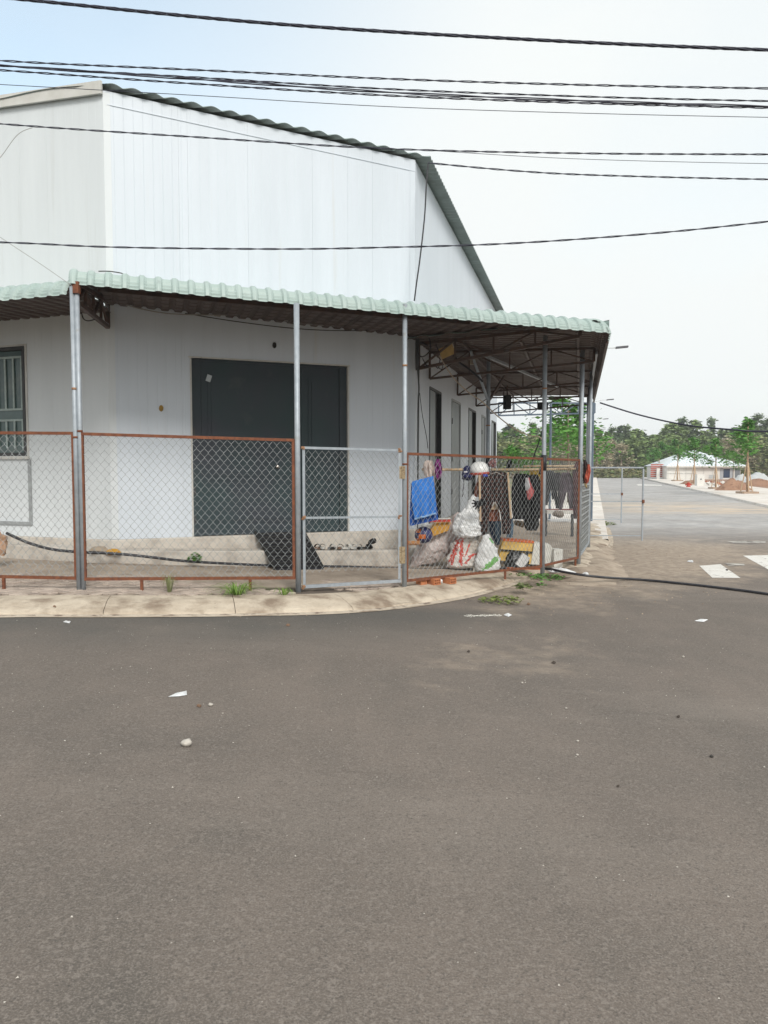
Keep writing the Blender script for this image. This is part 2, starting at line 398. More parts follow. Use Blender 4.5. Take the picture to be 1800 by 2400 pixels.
# pale far pavement on the left of the side street
mb = MB(); P = []
for t in [0, 3, 6, 9, 14, 20, 30, 50, 100, 230]:
    e = V2(5.48, 18.4) + _kd * (t + .0)
    P.append([Vector((e.x - _kd.y * w, e.y + _kd.x * w, h)) for w, h in ((0, -.46), (.02, -.325), (.9, -.32), (4.6, -.318))])
mb.grid(P); struct(mb.build('pavement_far', PALEPAVE))

# road sheet
roadz = lambda x: zg(x) - KH
xs = [-24 + .4 * i for i in range(int(74 / .4) + 1)]; ys = [-8 + .4 * i for i in range(int(44 / .4) + 1)]
DUST = [(ground(1150, 1275, -KH), 1.3, .75), (ground(1290, 1215, -KH), 2.4, 1.3), (ground(1400, 1185, -KH), 3.0, 1.05), (ground(1250, 1255, -KH), 1.5, .85), (ground(1480, 1170, -KH), 2.6, .5), (ground(1060, 1320, -KH), .9, .35), (ground(1120, 1420, -KH), 1.3, .28), (ground(1650, 1140, -KH), 4, .35)]
SAND = [(ground(1480, 1092, -KH), 6.5, 2.2, 1.0), (ground(1620, 1104, -KH), 6, 1.9, 1.2), (ground(1420, 1078, -KH), 5, 2.2, .5)]
def dust_at(x, y):
    d = 0
    for p, r, w in DUST:
        q = math.hypot(x - p.x, y - p.y) / r; d = max(d, w * math.exp(-q * q * .9))
    return d
def sand_at(x, y):
    d = 0
    for p, rx, ry, w in SAND:
        q = ((x - p.x) / rx) ** 2 + ((y - p.y) / ry) ** 2; d = max(d, w * math.exp(-q))
    return d
mb = MB(); mb.grid([[(x, y, roadz(x)) for y in ys] for x in xs], flip=True)
nb = len(mb.v)
e0 = V2(5.48, 18.4); rn = V2(_kd.y, -_kd.x)
far = []
for t in [16, 20, 26, 34, 44, 60, 85, 120, 170, 240]:
    far.append([Vector(((e0 + _kd * t + rn * w).x, (e0 + _kd * t + rn * w).y, -.446)) for w in (-.3, 1.5, 3.5, 5.5, 7.4)])
mb.grid(far)
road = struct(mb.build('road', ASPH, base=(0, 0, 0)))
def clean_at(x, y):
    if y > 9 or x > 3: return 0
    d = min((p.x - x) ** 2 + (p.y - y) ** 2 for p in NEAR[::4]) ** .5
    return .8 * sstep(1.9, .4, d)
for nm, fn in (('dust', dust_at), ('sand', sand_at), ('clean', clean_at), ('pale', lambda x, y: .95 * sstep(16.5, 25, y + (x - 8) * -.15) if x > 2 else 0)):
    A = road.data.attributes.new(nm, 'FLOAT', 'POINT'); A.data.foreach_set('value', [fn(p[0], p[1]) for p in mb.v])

# right pavement beyond the side street
r0 = ground(1659, 1097.5, -KH); mb = MB(); P = []
rk = V2(math.sin(R(15.7)), math.cos(R(15.7))); rkn = V2(rk.y, -rk.x)
RK0 = Vector((r0.x, r0.y, 0)) - rk * 9
for t in [0, 2, 5, 9, 10, 20, 40, 80, 160, 230]:
    e = RK0 + rk * t
    P.append([Vector(((e + rkn * w).x, (e + rkn * w).y, h)) for w, h in ((0, -.46), (.05, -.335), (.25, -.325), (6.3, -.32), (6.35, -.5))])
mb.grid(P, flip=True); struct(mb.build('pavement_right', PALEPAVE))
mb = MB()
mb.grid([[Vector(((RK0 + rk * t + rkn * w).x, (RK0 + rk * t + rkn * w).y, -.36 + .25 * max(0, fbm((t * .12, w * .12, 1))) * sstep(6.4, 9, w))) for w in [6.36 + .9 * i for i in range(60)]] for t in [i * 2.0 for i in range(-2, 90)]], flip=True)
struct(mb.build('earth_lot', EARTH))
def kerbedge(name, u0, h):
    pass

# painted crossing stripes
def painted(pts, name, m=PAINT):
    mb = MB(); n = 10; A, B, C_, D_ = [ground(*p, -KH) for p in pts]
    P = []
    for i in range(n + 1):
        row = []
        for j in range(n + 1):
            p = A.lerp(B, i / n).lerp(D_.lerp(C_, i / n), j / n); row.append(Vector((p.x, p.y, roadz(p.x) + (.004 if p.y < 33 else .012))))
        P.append(row)
    mb.grid(P); o = mb.build(name, m, road)
    return o
painted([ZA(1125, 917), ZA(1290, 905), ZA(1445, 1012), ZA(1225, 1010)], 'crossing_stripe')
painted([ZA(1465, 838), ZA(1700, 832), ZA(1990, 955), ZA(1690, 962)], 'crossing_stripe')
THIN = mat('faded_road_paint', (.55, .52, .47), (.3, .28, .25), 5, .9, stain=(.14, .12, .11), sscale=4, slo=.48, shi=.58)
painted([ZA(1340, 726), ZA(1640, 722), ZA(1640, 740), ZA(1400, 742)], 'crossing_stripe', THIN)
painted([ZA(1320, 898), ZA(1470, 900), ZA(1480, 915), ZA(1350, 918)], 'crossing_stripe', THIN)
painted([ZA(635, 284), ZA(830, 286), ZA(835, 294), ZA(650, 292)], 'crossing_stripe')

# dirt heap spilling over the kerb at the fence corner
mb = MB(); P = []
hc = ground(1262, 1214, -KH * .5)
for i in range(34):
    row = []
    for j in range(34):
        x = lerp(1.9, 5.6, i / 33); y = lerp(11.0, 19.2, j / 33)
        cx_ = 3.45 + (y - 12.6) * .25
        d = abs(x - cx_) / (.75 + .25 * fbm((x * 1.3, y * 1.3, 5))); e = sstep(1, .15, d) * sstep(10.9, 12.2, y) * sstep(19.2, 17.2, y)
        z = roadz(x) - .03 + (.12 + .05 * fbm((x * 1.3, y * .8, 2))) * e + .012 * fbm((x * 4, y * 4, 0)) * e
        row.append((x, y, z))
    P.append(row)
mb.grid(P, flip=True); struct(mb.build('dirt_bank', DIRTC))

# pavers
def paver_mesh():
    mb = MB(); L, W_, H = .200, .093, .045; b = .007
    for (z, d) in ((-H, 0), (-b, 0), (0, b)):
        mb.v += [(-L / 2 + d, -W_ / 2 + d, z), (L / 2 - d, -W_ / 2 + d, z), (L / 2 - d, W_ / 2 - d, z), (-L / 2 + d, W_ / 2 - d, z)]
    for k in (0, 4):
        for j in range(4):
            mb.f.append((k + j, k + (j + 1) % 4, k + 4 + (j + 1) % 4, k + 4 + j)); mb.m.append(0)
    mb.f.append((8, 9, 10, 11)); mb.m.append(0)
    return mb
spots = []
ang = R(-24); ca, sa = math.cos(ang), math.sin(ang); u_ = .107
for i in range(-90, 120):
    for j in range(-90, 120):
        # herringbone: cells of u_; each paver is two cells
        kx = (i - j) % 4
        if kx == 0: cxy, rz = ((i + 1.0) * u_, (j + .5) * u_), 0
        elif kx == 2: cxy, rz = ((i + .5) * u_, j * u_), math.pi / 2
        else: continue
        x = cxy[0] * ca - cxy[1] * sa - 1.5; y = cxy[0] * sa + cxy[1] * ca + 9.4
        if x < -5.3 or x > 3.0 or y < 7.9 or y > 13: continue
        # inside: behind kerb, in front of the step
        bi = min(range(len(NEAR)), key=lambda q: (NEAR[q].x - x) ** 2 + (NEAR[q].y - y) ** 2)
        off = (V2(x, y) - NEAR[bi]).dot(normal_at(NEAR, bi))
        if off < .63: continue
        pf = (V2(x, y) - C2).dot(FN); pl = (V2(x, y) - C1).dot(LN); ps = (V2(x, y) - C2).dot(SN)
        if not (pf > .62 or ps > .1 and x > .3): continue
        if pl > 0 and pl < .62: continue
        if cover(x, y) > .93: continue       # soil has covered some
        spots.append((y, x, rz + ang))
spots.sort()
pm = paver_mesh(); first = None
stuff = MB()
for k, (y, x, rz) in enumerate(spots):
    sl_ = -(zg(x + .1) - zg(x - .1)) / .2
    if k < 298:
        z = zp2(x, y) + .004 + random.uniform(-.005, .005)
        if first is None:
            first = pm.build('paver', PAVER, pavement); o = first
        else:
            o = bpy.data.objects.new('paver', first.data); col.objects.link(o); o.parent = pavement
        o.location = (x, y, z); M = Matrix.Rotation(sl_, 4, 'Y') @ Matrix.Rotation(rz + random.uniform(-.02, .02), 4, 'Z'); o.rotation_euler = M.to_euler()
    else:
        z = zp2(x, y) + .004 + random.uniform(-.005, .005); M = Matrix.Rotation(sl_, 3, 'Y') @ Matrix.Rotation(rz + random.uniform(-.02, .02), 3, 'Z')
        stuff.add([M @ Vector(v) + Vector((x, y, z)) for v in pm.v], pm.f)
if stuff.v: tag(stuff.build('paver_field', PAVER, pavement), kind='stuff')

# ------------------------------------------------------------------ warehouse
bld = thing('warehouse', (C1.x, C1.y, -.13), 'white sandwich panel warehouse with chamfered corner and low corrugated roof', 'warehouse')
def wall_run(A, D, N, L, openings, step, m, joint=.0016, rib=.13, zb=ZB0, name='wall_panel', over=0):
    "openings: (s0, s1, z0, z1). Splits the run into panels; each panel one object with ribs"
    cuts = {0, L}
    s = step
    while s < L - .3: cuts.add(round(s, 3)); s += step
    for o in openings: cuts.add(round(o[0], 3)); cuts.add(round(o[1], 3))
    cuts = sorted(cuts); c2 = [cuts[0]]
    for c in cuts[1:]:
        if c - c2[-1] < .12 and not any(abs(c - q) < .002 for o in openings for q in o[:2]): continue
        if c - c2[-1] < .12 and len(c2) > 1 and not any(abs(c2[-1] - q) < .002 for o in openings for q in o[:2]): c2.pop()
        c2.append(c)
    for a, b in zip(c2, c2[1:]):
        rdp = .0024 if (A is C1 and D is FD and b < 1.5) else .0013
        spans = [(zb, None)]
        for o in openings:
            if o[0] - .01 <= a and b <= o[1] + .01:
                spans = []
                if o[2] > zb + .02: spans.append((zb, o[2]))
                spans.append((o[3], None))
        for z0, z1 in spans:
            pr = []; x = a + joint / 2; e = b - joint / 2
            pr.append((x, 0)); q = (math.floor(a / rib) + 1) * rib
            while q < e - .03:
                if q > x + .03: pr += [(q - .006, 0), (q - .001, -rdp), (q + .001, -rdp), (q + .006, 0)]
                q += rib
            pr.append((e, 0))
            mb = MB(); n = len(pr)
            for zz in (0, 1):
                for (sx, dp) in pr:
                    p = A + D * sx + N * dp; t = z0 if zz == 0 else (z1 if z1 is not None else zroof(p) - .02)
                    mb.v.append((p.x, p.y, t))
            for i in range(n - 1):
                mb.f.append((i, i + 1, n + i + 1, n + i)); mb.m.append(0)
            # back and sides
            k = len(mb.v)
            for sx in (x, e):
                p = A + D * sx - N * .08
                mb.v.append((p.x, p.y, z0)); mb.v.append((p.x, p.y, z1 if z1 is not None else zroof(p) - .02))
            mb.f += [(0, n, k + 1, k), (n - 1, k + 2, k + 3, 2 * n - 1), (k, k + 1, k + 3, k + 2)]; mb.m += [0, 0, 0]
            mb.f.append((k, k + 2) + tuple(range(n - 1, -1, -1))); mb.m.append(0)
            mb.f.append((k + 1,) + tuple(range(n, 2 * n)) + (k + 3,)); mb.m.append(0)
            mb.build(name, m, bld)
def tfront(u): return on_line(u, C1, FD)
def tside(u): return on_line(u, C2, SD)
def tleft(u): return on_line(u, C1, LD)
dA, dB = tfront(415.5), tfront(752.8); DZ1 = 3.005
LF = (C2 - C1).length
wall_run(C1, FD, FN, LF, [(dA, dB, ZB0, DZ1)], 1.0, WALL)
sd = [(926.9, 952.1), (974.5, 993.5), (1011, 1026.5), (1039, 1047.2), (1060.6, 1070)]
sd = [(tside(a), tside(b)) for a, b in sd]
wall_run(C2, SD, SN, 12.9, [(a, b, ZB0, 2.87) for a, b in sd], 1.0, WALL)
wa, wb_ = tleft(61), tleft(61) + 1.9
WZ0, WZ1 = at(30, 985, 11.2).z, at(30, 747, 11.2).z
wall_run(C1, LD, LN, 8.0, [(wa, wb_, WZ0, WZ1)], 1.0, WALLB)
# closing back walls (one sheet each, seen only from elsewhere)
for A, B in ((C3, CB), (C0, CB)):
    mb = MB(); mb.add([(A.x, A.y, ZB0), (B.x, B.y, ZB0), (B.x, B.y, zroof(B) - .02), (A.x, A.y, zroof(A) - .02)], [(0, 1, 2, 3)]); mb.build('back_wall', WALL, bld)
# corner flashings
def vbox(p, w, z0, z1, m, name, N=None):
    mb = MB(); mb.bar((p.x, p.y, z0), (p.x, p.y, z1), w); return mb.build(name, m, bld)
for C_, zt in ((C1, zroof(C1) - .05), (C2, zroof(C2) - .05)):
    mb = MB()
    dl, nl, dr, nr = ((LD, LN, FD, FN) if C_ is C1 else (-FD, FN, SD, SN))
    a = C_ + dl * .09 + nl * .004; c = C_ + (nl + nr).normalized() * .006; b_ = C_ + dr * .09 + nr * .004
    mb.grid([[(q.x, q.y, z) for z in (ZB0 + .01, zt)] for q in (a, c, b_)], flip=False)
    mb.grid([[(q.x, q.y, z) for z in (ZB0 + .01, zt)] for q in (C_ + dl * .09, C_, C_ + dr * .09)], flip=True)
    mb.build('corner_flashing', WALLB if C_ is C1 else WALL, bld)
# plinth and step
def offs(d):
    "outline of the three walls moved out by d (mitred)"
    def isect(P, D, Q, E):
        den = D.x * E.y - D.y * E.x; t = ((Q.x - P.x) * E.y - (Q.y - P.y) * E.x) / den; return P + D * t
    a = C0 + LN * d; b_ = isect(C1 + LN * d, LD, C1 + FN * d, FD); c = isect(C2 + FN * d, FD, C2 + SN * d, SD); e = C3 + SN * d
    return [a, b_, c, e]
def ledge(d0, d1, zt, name, m, zbase=-.6, rough=.012, upto=3):
    "ledge from wall offset d0 out to d1, top at z"
    A = offs(d0); B = offs(d1); mb = MB(); P = []
    for i in range(upto):
        n = max(2, int((B[i + 1] - B[i]).length / .12))
        for k in range(n + (1 if i == upto - 1 else 0)):
            t = k / n; a = A[i].lerp(A[i + 1], t); b_ = B[i].lerp(B[i + 1], t)
            z = zt(b_.x) if callable(zt) else zt; j = rough * fbm((b_.x * 2.2, b_.y * 2.2, z * 2)); o = (b_ - a).normalized()
            be = b_ + o * j * .8
            P.append([(a.x, a.y, z), ((b_ - o * .02).x, (b_ - o * .02).y, z + j * .3), (be.x, be.y, z - .018), ((be + o * .004).x, (be + o * .004).y, lerp(z, zg(be.x), .5)), ((be + o * .012).x, (be + o * .012).y, zbase)])
    mb.grid(P, flip=False); return mb.build(name, m, bld)
ledge(-.15, .03, ZB0 - .001, 'plinth', PLINTH, rough=.008)
ledge(-.1, .42, steptop, 'step', PLINTH, rough=.02, upto=2)
# floor slab visible under door openings
# roof
mb = None
OV = .24
def roof_limit(t):
    "inner/outer offset (along SN) where the roof begins at side parameter t"
    if t >= 0: return OV
    best = None
    P0 = C1 + FN * .09
    # chamfer line moved out by .12
    q = C2 + SD * t; den = SN.x * FD.y - SN.y * FD.x; o = ((P0.x - q.x) * FD.y - (P0.y - q.y) * FD.x) / den
    return min(OV, o)
tA = (C1 - C2).dot(SD) + (LD.dot(SD)) * 0 - .10
rp = .165
t = tA - .6; sheets = []
def left_limit(t):
    # offset where left wall line (moved out .08) is crossed at this t; roof exists for o < that
    q = C2 + SD * t; P0 = C1 + LN * .08; den = SN.x * LD.y - SN.y * LD.x
    if abs(den) < 1e-6: return 99
    return ((P0.x - q.x) * LD.y - (P0.y - q.y) * LD.x) / den
tmin = (C1 - C2).dot(SD) - .04
t = tmin
while t < 13.1:
    e = min(t + 1.0, 13.15); mb = MB(); n = max(8, int((e - t) / rp * 8)); top = []; bot = []
    for i in range(n + 1):
        q = lerp(t, e, i / n); z = .042 * (abs(math.sin(math.pi * q / rp)) ** 1.3); o1 = roof_limit(q); o0 = -12.3
        if q < tmin + 1.1:                              # the left wall leans off square: start where it is crossed
            ll = left_limit(q); o0 = max(o0, ll) if ll < o1 else min(o1 - .01, -3.7)
        row = []; rb = []
        for w in (o1, o1 - .12, lerp(o1, o0, .3), o0):
            p = C2 + SD * q + SN * w; zz = 6.40 - .052 * w + z + .02
            row.append((p.x, p.y, zz)); rb.append((p.x, p.y, zz - .006))
        top.append(row); bot.append(rb)
    mb.grid(top, 0); mb.grid(bot, 1, flip=True)
    mb.grid([[a[0], b_[0]] for a, b_ in zip(top, bot)], 0, flip=True)
    mb.build('roof_sheet', [ROOFG, ROOFU], bld, smooth=False)
    t += 1.0
# left rake fascia
mb = MB(); A = C1 + LN * .03 - LD * .02; B = C1 + LD * 8 + LN * .03
zb_ = lambda p: zroof(p) + .02
mb.add([(A.x, A.y, zb_(A) - .11), (B.x, B.y, zb_(B) - .11), (B.x, B.y, zb_(B) + .06), (A.x, A.y, zb_(A) + .06)] +
       [((p + LN * .035).x, (p + LN * .035).y, z) for p, z in ((A, zb_(A) - .11), (B, zb_(B) - .11), (B, zb_(B) + .06), (A, zb_(A) + .06))],
       [(4, 7, 6, 5), (0, 1, 5, 4), (3, 7, 6, 2)[::-1], (0, 4, 7, 3)[::-1], (1, 2, 6, 5)])
mb.build('fascia', FASC, bld)
# thin cover strip parallel to the chamfer roof edge
mb = MB(); A = C1 + FN * .006 + FD * .05; B = C2 + FN * .006
for dz in (.20,): mb.bar((A.x, A.y, zroof(A) - dz), (B.x, B.y, zroof(B) - dz), .008, .012)
mb.build('trim_strip', WALL, bld)
# main double door
def rect_on(A, D, N, s0, s1, z0, z1, dp, th, m, name, parent):
    mb = MB()
    c = A + D * (s0 + s1) / 2 + N * (dp - th / 2)
    M = Matrix(((D.x, N.x, 0), (D.y, N.y, 0), (0, 0, 1)))
    mb.box((c.x, c.y, (z0 + z1) / 2), (abs(s1 - s0), th, z1 - z0), M=M)
    return mb.build(name, m, parent)
def rects(A, D, N, items, m, name, parent):
    mb = MB(); M = Matrix(((D.x, N.x, 0), (D.y, N.y, 0), (0, 0, 1)))
    for (s0, s1, z0, z1, dp, th) in items:
        c = A + D * (s0 + s1) / 2 + N * (dp - th / 2); mb.box((c.x, c.y, (z0 + z1) / 2), (s1 - s0, th, z1 - z0), M=M)
    return mb.build(name, m, parent)
dm = (tfront(653))
fr = rects(C1, FD, FN, [(dA - .012, dA + .012, ZB0, DZ1, .012, .09), (dB - .012, dB + .012, ZB0, DZ1, .012, .09), (dA - .03, dB + .03, DZ1, DZ1 + .022, .014, .09)], FASC, 'door_frame', bld)
leaf = rect_on(C1, FD, FN, dA + .15, dm - .004, ZB0 + .01, DZ1 - .03, -.05, .045, DOOR, 'door', bld); leaf['label'] = 'left leaf of the slate grey double door with round steel knob'
leaf2 = rect_on(C1, FD, FN, dm + .004, dB - .14, ZB0 + .01, DZ1 - .03, -.05, .045, DOOR, 'door', bld); leaf2['label'] = 'right leaf of the slate grey double door'
rects(C1, FD, FN, [(dA + .013, dA + .145, ZB0 + .004, DZ1 - .01, -.035, .06), (dB - .135, dB - .013, ZB0 + .004, DZ1 - .01, -.035, .06), (dA + .146, dB - .136, DZ1 - .029, DZ1 - .001, -.035, .06)], DOOR, 'door_jamb', bld)
GROV = mat('door_groove_shadow', (.03, .035, .04), None, rough=.5)
zm = at(500, 1103, 11.6).z
for (a, b_, par) in ((dA + .25, dm - .12, leaf), (dm + .12, dB - .24, leaf2)):
    for z0, z1 in ((ZB0 + .18, 1.12), (1.22, DZ1 - .2)):
        rects(C1, FD, FN, [(a, b_, z0, z1, -.040, .012), (a + .05, b_ - .05, z0 + .05, z1 - .05, -.030, .012)], DOOR, 'door_panel', par)
kp = C1 + FD * (tfront(600)) + FN * .012; kz = at(600, 1008, 11.65).z
mb = MB(); mb.tube([(kp - FN * .05 + FN * d).to_tuple()[:2] + (kz,) for d in (0, .01, .03, .045, .06, .068)], .03, 16, rs=[.033, .033, .014, .03, .028, .01])
mb.build('door_knob', mat('polished_steel', (.62, .60, .56), None, rough=.18, metal=1), leaf, smooth=True)
mb = MB(); sp = C1 + FD * tfront(455) - FN * .026; M = Matrix(((FD.x, FN.x, 0), (FD.y, FN.y, 0), (0, 0, 1))) @ Matrix.Rotation(R(18), 3, 'Y')
mb.box((sp.x, sp.y, at(455, 817, 11.3).z), (.07, .006, .10), M=M); mb.build('sticker', plain('pale_sticker', (.55, .6, .62)), leaf)
for (zv, yy) in ((1060, 11.2), (1122, 11.2), (932, 11.2)):
    z = at(420, zv, yy).z; rects(C1, FD, FN, [(dA + .013, dA + .055, z - .06, z + .06, -.02, .02)], DARKM, 'hinge', bld)
# wall fittings: two oval vents
for u, v, c in ((351, 882, 'ochre'), (595, 746, 'dark')):
    m = plain('ochre_plastic', (.38, .24, .06)) if c == 'ochre' else plain('dark_vent_plastic', (.03, .028, .025))
    t = tfront(u); p = C1 + FD * t; z = at(u, v, p.y).z; mb = MB(); rings = []
    for dpt, sc_ in ((0, 1), (.018, 1), (.022, .8), (.012, .62)):
        rings.append([tuple(Vector((p.x, p.y, z)) + FN * dpt + FD * (.030 * sc_ * math.cos(a)) + Vector((0, 0, .045 * sc_ * math.sin(a)))) for a in [2 * math.pi * k / 20 for k in range(21)]])
    mb.grid(rings, flip=False); kk = len(mb.v); mb.v += rings[-1][:20]; mb.f.append(tuple(range(kk, kk + 20))); mb.m.append(0)
    o = mb.build('oval_vent', m, bld, smooth=False); o['label'] = 'small ochre oval fitting left of the big door' if c == 'ochre' else 'small dark oval fitting above the big door'
# side doors
for i, (a, b_) in enumerate(sd):
    dk = i in (0, 2, 4)
    rects(C2, SD, SN, [(a - .01, a + .035, ZB0, 2.87, .010, .09), (b_ - .035, b_ + .01, ZB0, 2.87, .010, .09), (a + .035, b_ - .035, 2.835, 2.88, .010, .09)], TRIMG if not dk else DARKM, 'door_frame', bld)
    if dk:
        l_ = rects(C2, SD, SN, [(a + .036, lerp(a, b_, .55), ZB0 + .005, 2.83, -.015, .04)], DOORG, 'door', bld)
        rects(C2, SD, SN, [(lerp(a, b_, .55), b_ - .036, ZB0 + .005, 2.83, -.07, .01)], DARKM, 'door_gap', bld)
    else:
        l_ = rects(C2, SD, SN, [(a + .036, b_ - .036, ZB0 + .005, 2.83, -.012, .045)], DOORG, 'door', bld)
        for z in (.9, 1.6, 2.4): rects(C2, SD, SN, [(a + .005, a + .05, z - .06, z + .06, .022, .014)], DARKM, 'hinge', bld)
    mb = MB(); q = C2 + SD * (lerp(a, b_, .48)); mb.bar((q.x, q.y, 1.35), ((q + SN * .05).x, (q + SN * .05).y, 1.35), .02); mb.bar(((q + SN * .05).x, (q + SN * .05).y, 1.35), ((q + SN * .05 - SD * .1).x, (q + SN * .05 - SD * .1).y, 1.35), .02)
    mb.build('door_handle', DARKM, l_)
# left window with bars
W0, W1 = wa, wb_
win = rects(C1, LD, LN, [(W0, W0 + .045, WZ0, WZ1, .02, .10), (W1 - .045, W1, WZ0, WZ1, .02, .10), (W0 + .045, W1 - .045, WZ1 - .05, WZ1, .02, .10), (W0 + .045, W1 - .045, WZ0, WZ0 + .05, .02, .10)], DARKM, 'window', bld)
gl = mat('dusty_green_glass', (.060, .10, .10), (.10, .15, .145), 1.2, .2, stain=(.22, .24, .22), sscale=1.6, slo=.5, shi=.8)
rects(C1, LD, LN, [(W0 + .046, W0 + .95, WZ0 + .051, WZ1 - .051, -.05, .01)], gl, 'pane', win)
rects(C1, LD, LN, [(W0 + .96, W1 - .046, WZ0 + .051, WZ1 - .051, -.065, .01)], gl, 'pane', win)
bars = []
BAR = plain('pale_green_bar', (.42, .50, .48))
zt1, zt2, zt3, zt4 = [at(30, v, 11.25).z for v in (772, 881, 909, 968)]
q = W0 + .09
while q < W1 - .1:
    rects(C1, LD, LN, [(q, q + .03, zt2, zt1, -.028, .012)], BAR, 'window_bar', win); rects(C1, LD, LN, [(q, q + .03, zt4, zt3, -.028, .012)], BAR, 'window_bar', win); q += .155
rects(C1, LD, LN, [(W0 + .05, W1 - .05, zt1, zt1 + .03, -.027, .016), (W0 + .05, W1 - .05, zt2 - .03, zt2, -.027, .016), (W0 + .05, W1 - .05, zt3, zt3 + .03, -.027, .016)], BAR, 'window_bar', win)
rects(C1, LD, LN, [(W0 - .05, W1 + .05, WZ0 - .045, WZ0, .035, .12)], FASC, 'window_sill', win)
rects(C1, LD, LN, [(W0 - .04, W0 - .005, WZ0, WZ1 + .03, .012, .02), (W0 - .04, W1, WZ1 + .005, WZ1 + .03, .014, .02)], FASC, 'window_trim', win)
zc0 = at(30, 1136, 11.1).z
rects(C1, LD, LN, [(W0 - .07, W0 - .02, zc0, WZ0 - .05, .02, .022), (W0 - .02, W1, zc0, zc0 + .05, .02, .022)], TRIMG, 'panel_trim', bld)

# ------------------------------------------------------------------ awnings
def seg_hit(P, n, A, B):
    d = B - A; den = n.x * d.y - n.y * d.x
    if abs(den) < 1e-9: return None
    t = ((A.x - P.x) * d.y - (A.y - P.y) * d.x) / den; s_ = ((A.x - P.x) * n.y - (A.y - P.y) * n.x) / den
    return t if -.02 <= s_ <= 1.02 and t >= -.01 else None
SLOPE = .012
def section(L):
    pts = []; RR = .24; pm_ = R(80); N = 14
    for k in range(N + 1):
        ph = lerp(pm_, R(5), k / N); pts.append((RR * (math.sin(pm_) - math.sin(ph)), RR * (math.cos(ph) - math.cos(pm_)), ph, -.010 if k % 2 and k < N - 1 else 0))
    d0, z0 = pts[-1][:2]; d = d0
    k = 0
    while d < 4:
        d += .02; pts.append((d, z0 + (d - d0) * SLOPE, R(1), -.009)); d += .22; pts.append((d, z0 + (d - d0) * SLOPE, R(1), 0))
    return pts
SEC = section(4)
def awning_sheets(root, E0, E1, z0, z1, n, bounds, pitch=.185, per=5, over=-.004):
    D = (E1 - E0); LL = D.length; D = D.normalized(); w = pitch * per; a = 0
    while a < LL - .02:
        shz = random.uniform(-.003, .003); shd = 0
        e = min(a + w, LL); nc = max(6, int(round((e - a) / pitch * 10))); top = []; bot = []
        for i in range(nc + 1):
            s_ = lerp(a, e + .012, i / nc); P = E0 + D * s_; ze = lerp(z0, z1, s_ / LL) + shz + shd * (s_ - a) + .004 * fbm((s_ * 2, z0, 1))
            hits = [h for h in (seg_hit(P, n, *b_) for b_ in bounds) if h is not None]
            L = max(.03, min(hits) + over) if hits else .03
            ph = (s_ / pitch) % 1; rib = sstep(.0, .16, ph) * sstep(.52, .36, ph)
            row = []; rb = []
            for (d, z, an, cr) in SEC:
                c = rib * .026 + (1 - rib) * cr
                if d > L:
                    z = z - (d - L) * math.tan(an); d = L; c = rib * .026
                p = P + n * d + n * (-c * math.sin(an)); row.append((p.x, p.y, ze + z + c * math.cos(an)))
                q = .004; rb.append((p.x + n.x * q * math.sin(an), p.y + n.y * q * math.sin(an), ze + z + c * math.cos(an) - q * math.cos(an)))
            top.append(row); bot.append(rb)
        mb = MB(); mb.grid(top, 0, flip=False); mb.grid(bot, 1, flip=True); mb.grid([[a_[0], b_[0]] for a_, b_ in zip(top, bot)], 0, flip=True)
        mb.build('roof_sheet', [MINT, UNDER], root, smooth=False)
        a += w
def soffit_z(P, E0, E1, z0, z1, n):
    "height of the sheet over plan point P"
    D = (E1 - E0).normalized(); s_ = (P - E0).dot(D); d = (P - E0).dot(n); ze = lerp(z0, z1, clamp(s_ / (E1 - E0).length)); base = SEC[14]
    if d < base[0]: return ze + interp(d, [(p[0], p[1]) for p in SEC[:15]])
    return ze + base[1] + (d - base[0]) * SLOPE
TIP = V2(3.13, 10.66)
FE0 = V2(-3.545, 8.66); FE1 = TIP; FZ0, FZ1 = at(157, 613, FE0.y).z, at(1305, 720, TIP.y).z
fD = (FE1 - FE0).normalized(); fN = V2(-fD.y, fD.x)
SE0 = TIP; SE1 = TIP + SD * 11.5; SZ0, SZ1 = FZ1, FZ1 + .02
sN = -SN
LE0 = V2(-3.60, 8.72); LE1 = LE0 + LD * 5.2; LZ = 3.36
lN = -LN
front = thing('front_awning', (FE0.x, FE0.y, 0), 'mint green tile-pattern metal awning with curved edge along the chamfered front wall', 'awning')
side = thing('side_awning', (TIP.x, TIP.y, -.26), 'deep lean-to awning down the side wall with brown underside and steel trusses', 'awning')
left = thing('left_awning', (LE0.x, LE0.y, 0), 'lower mint green awning over the left window wall', 'awning')
awning_sheets(front, FE0, FE1, FZ0, FZ1, fN, [(C1 - FD * 0, C2), (C2, TIP), (V2(FE0.x - .001, FE0.y), C1)], over=.22)
awning_sheets(side, SE0, SE1, SZ0, SZ1, sN, [(C2, C3), (TIP, C2)], over=.45)
awning_sheets(left, LE0, LE1, LZ, LZ, lN, [(C1, C0), (LE0, C1)], over=.10)
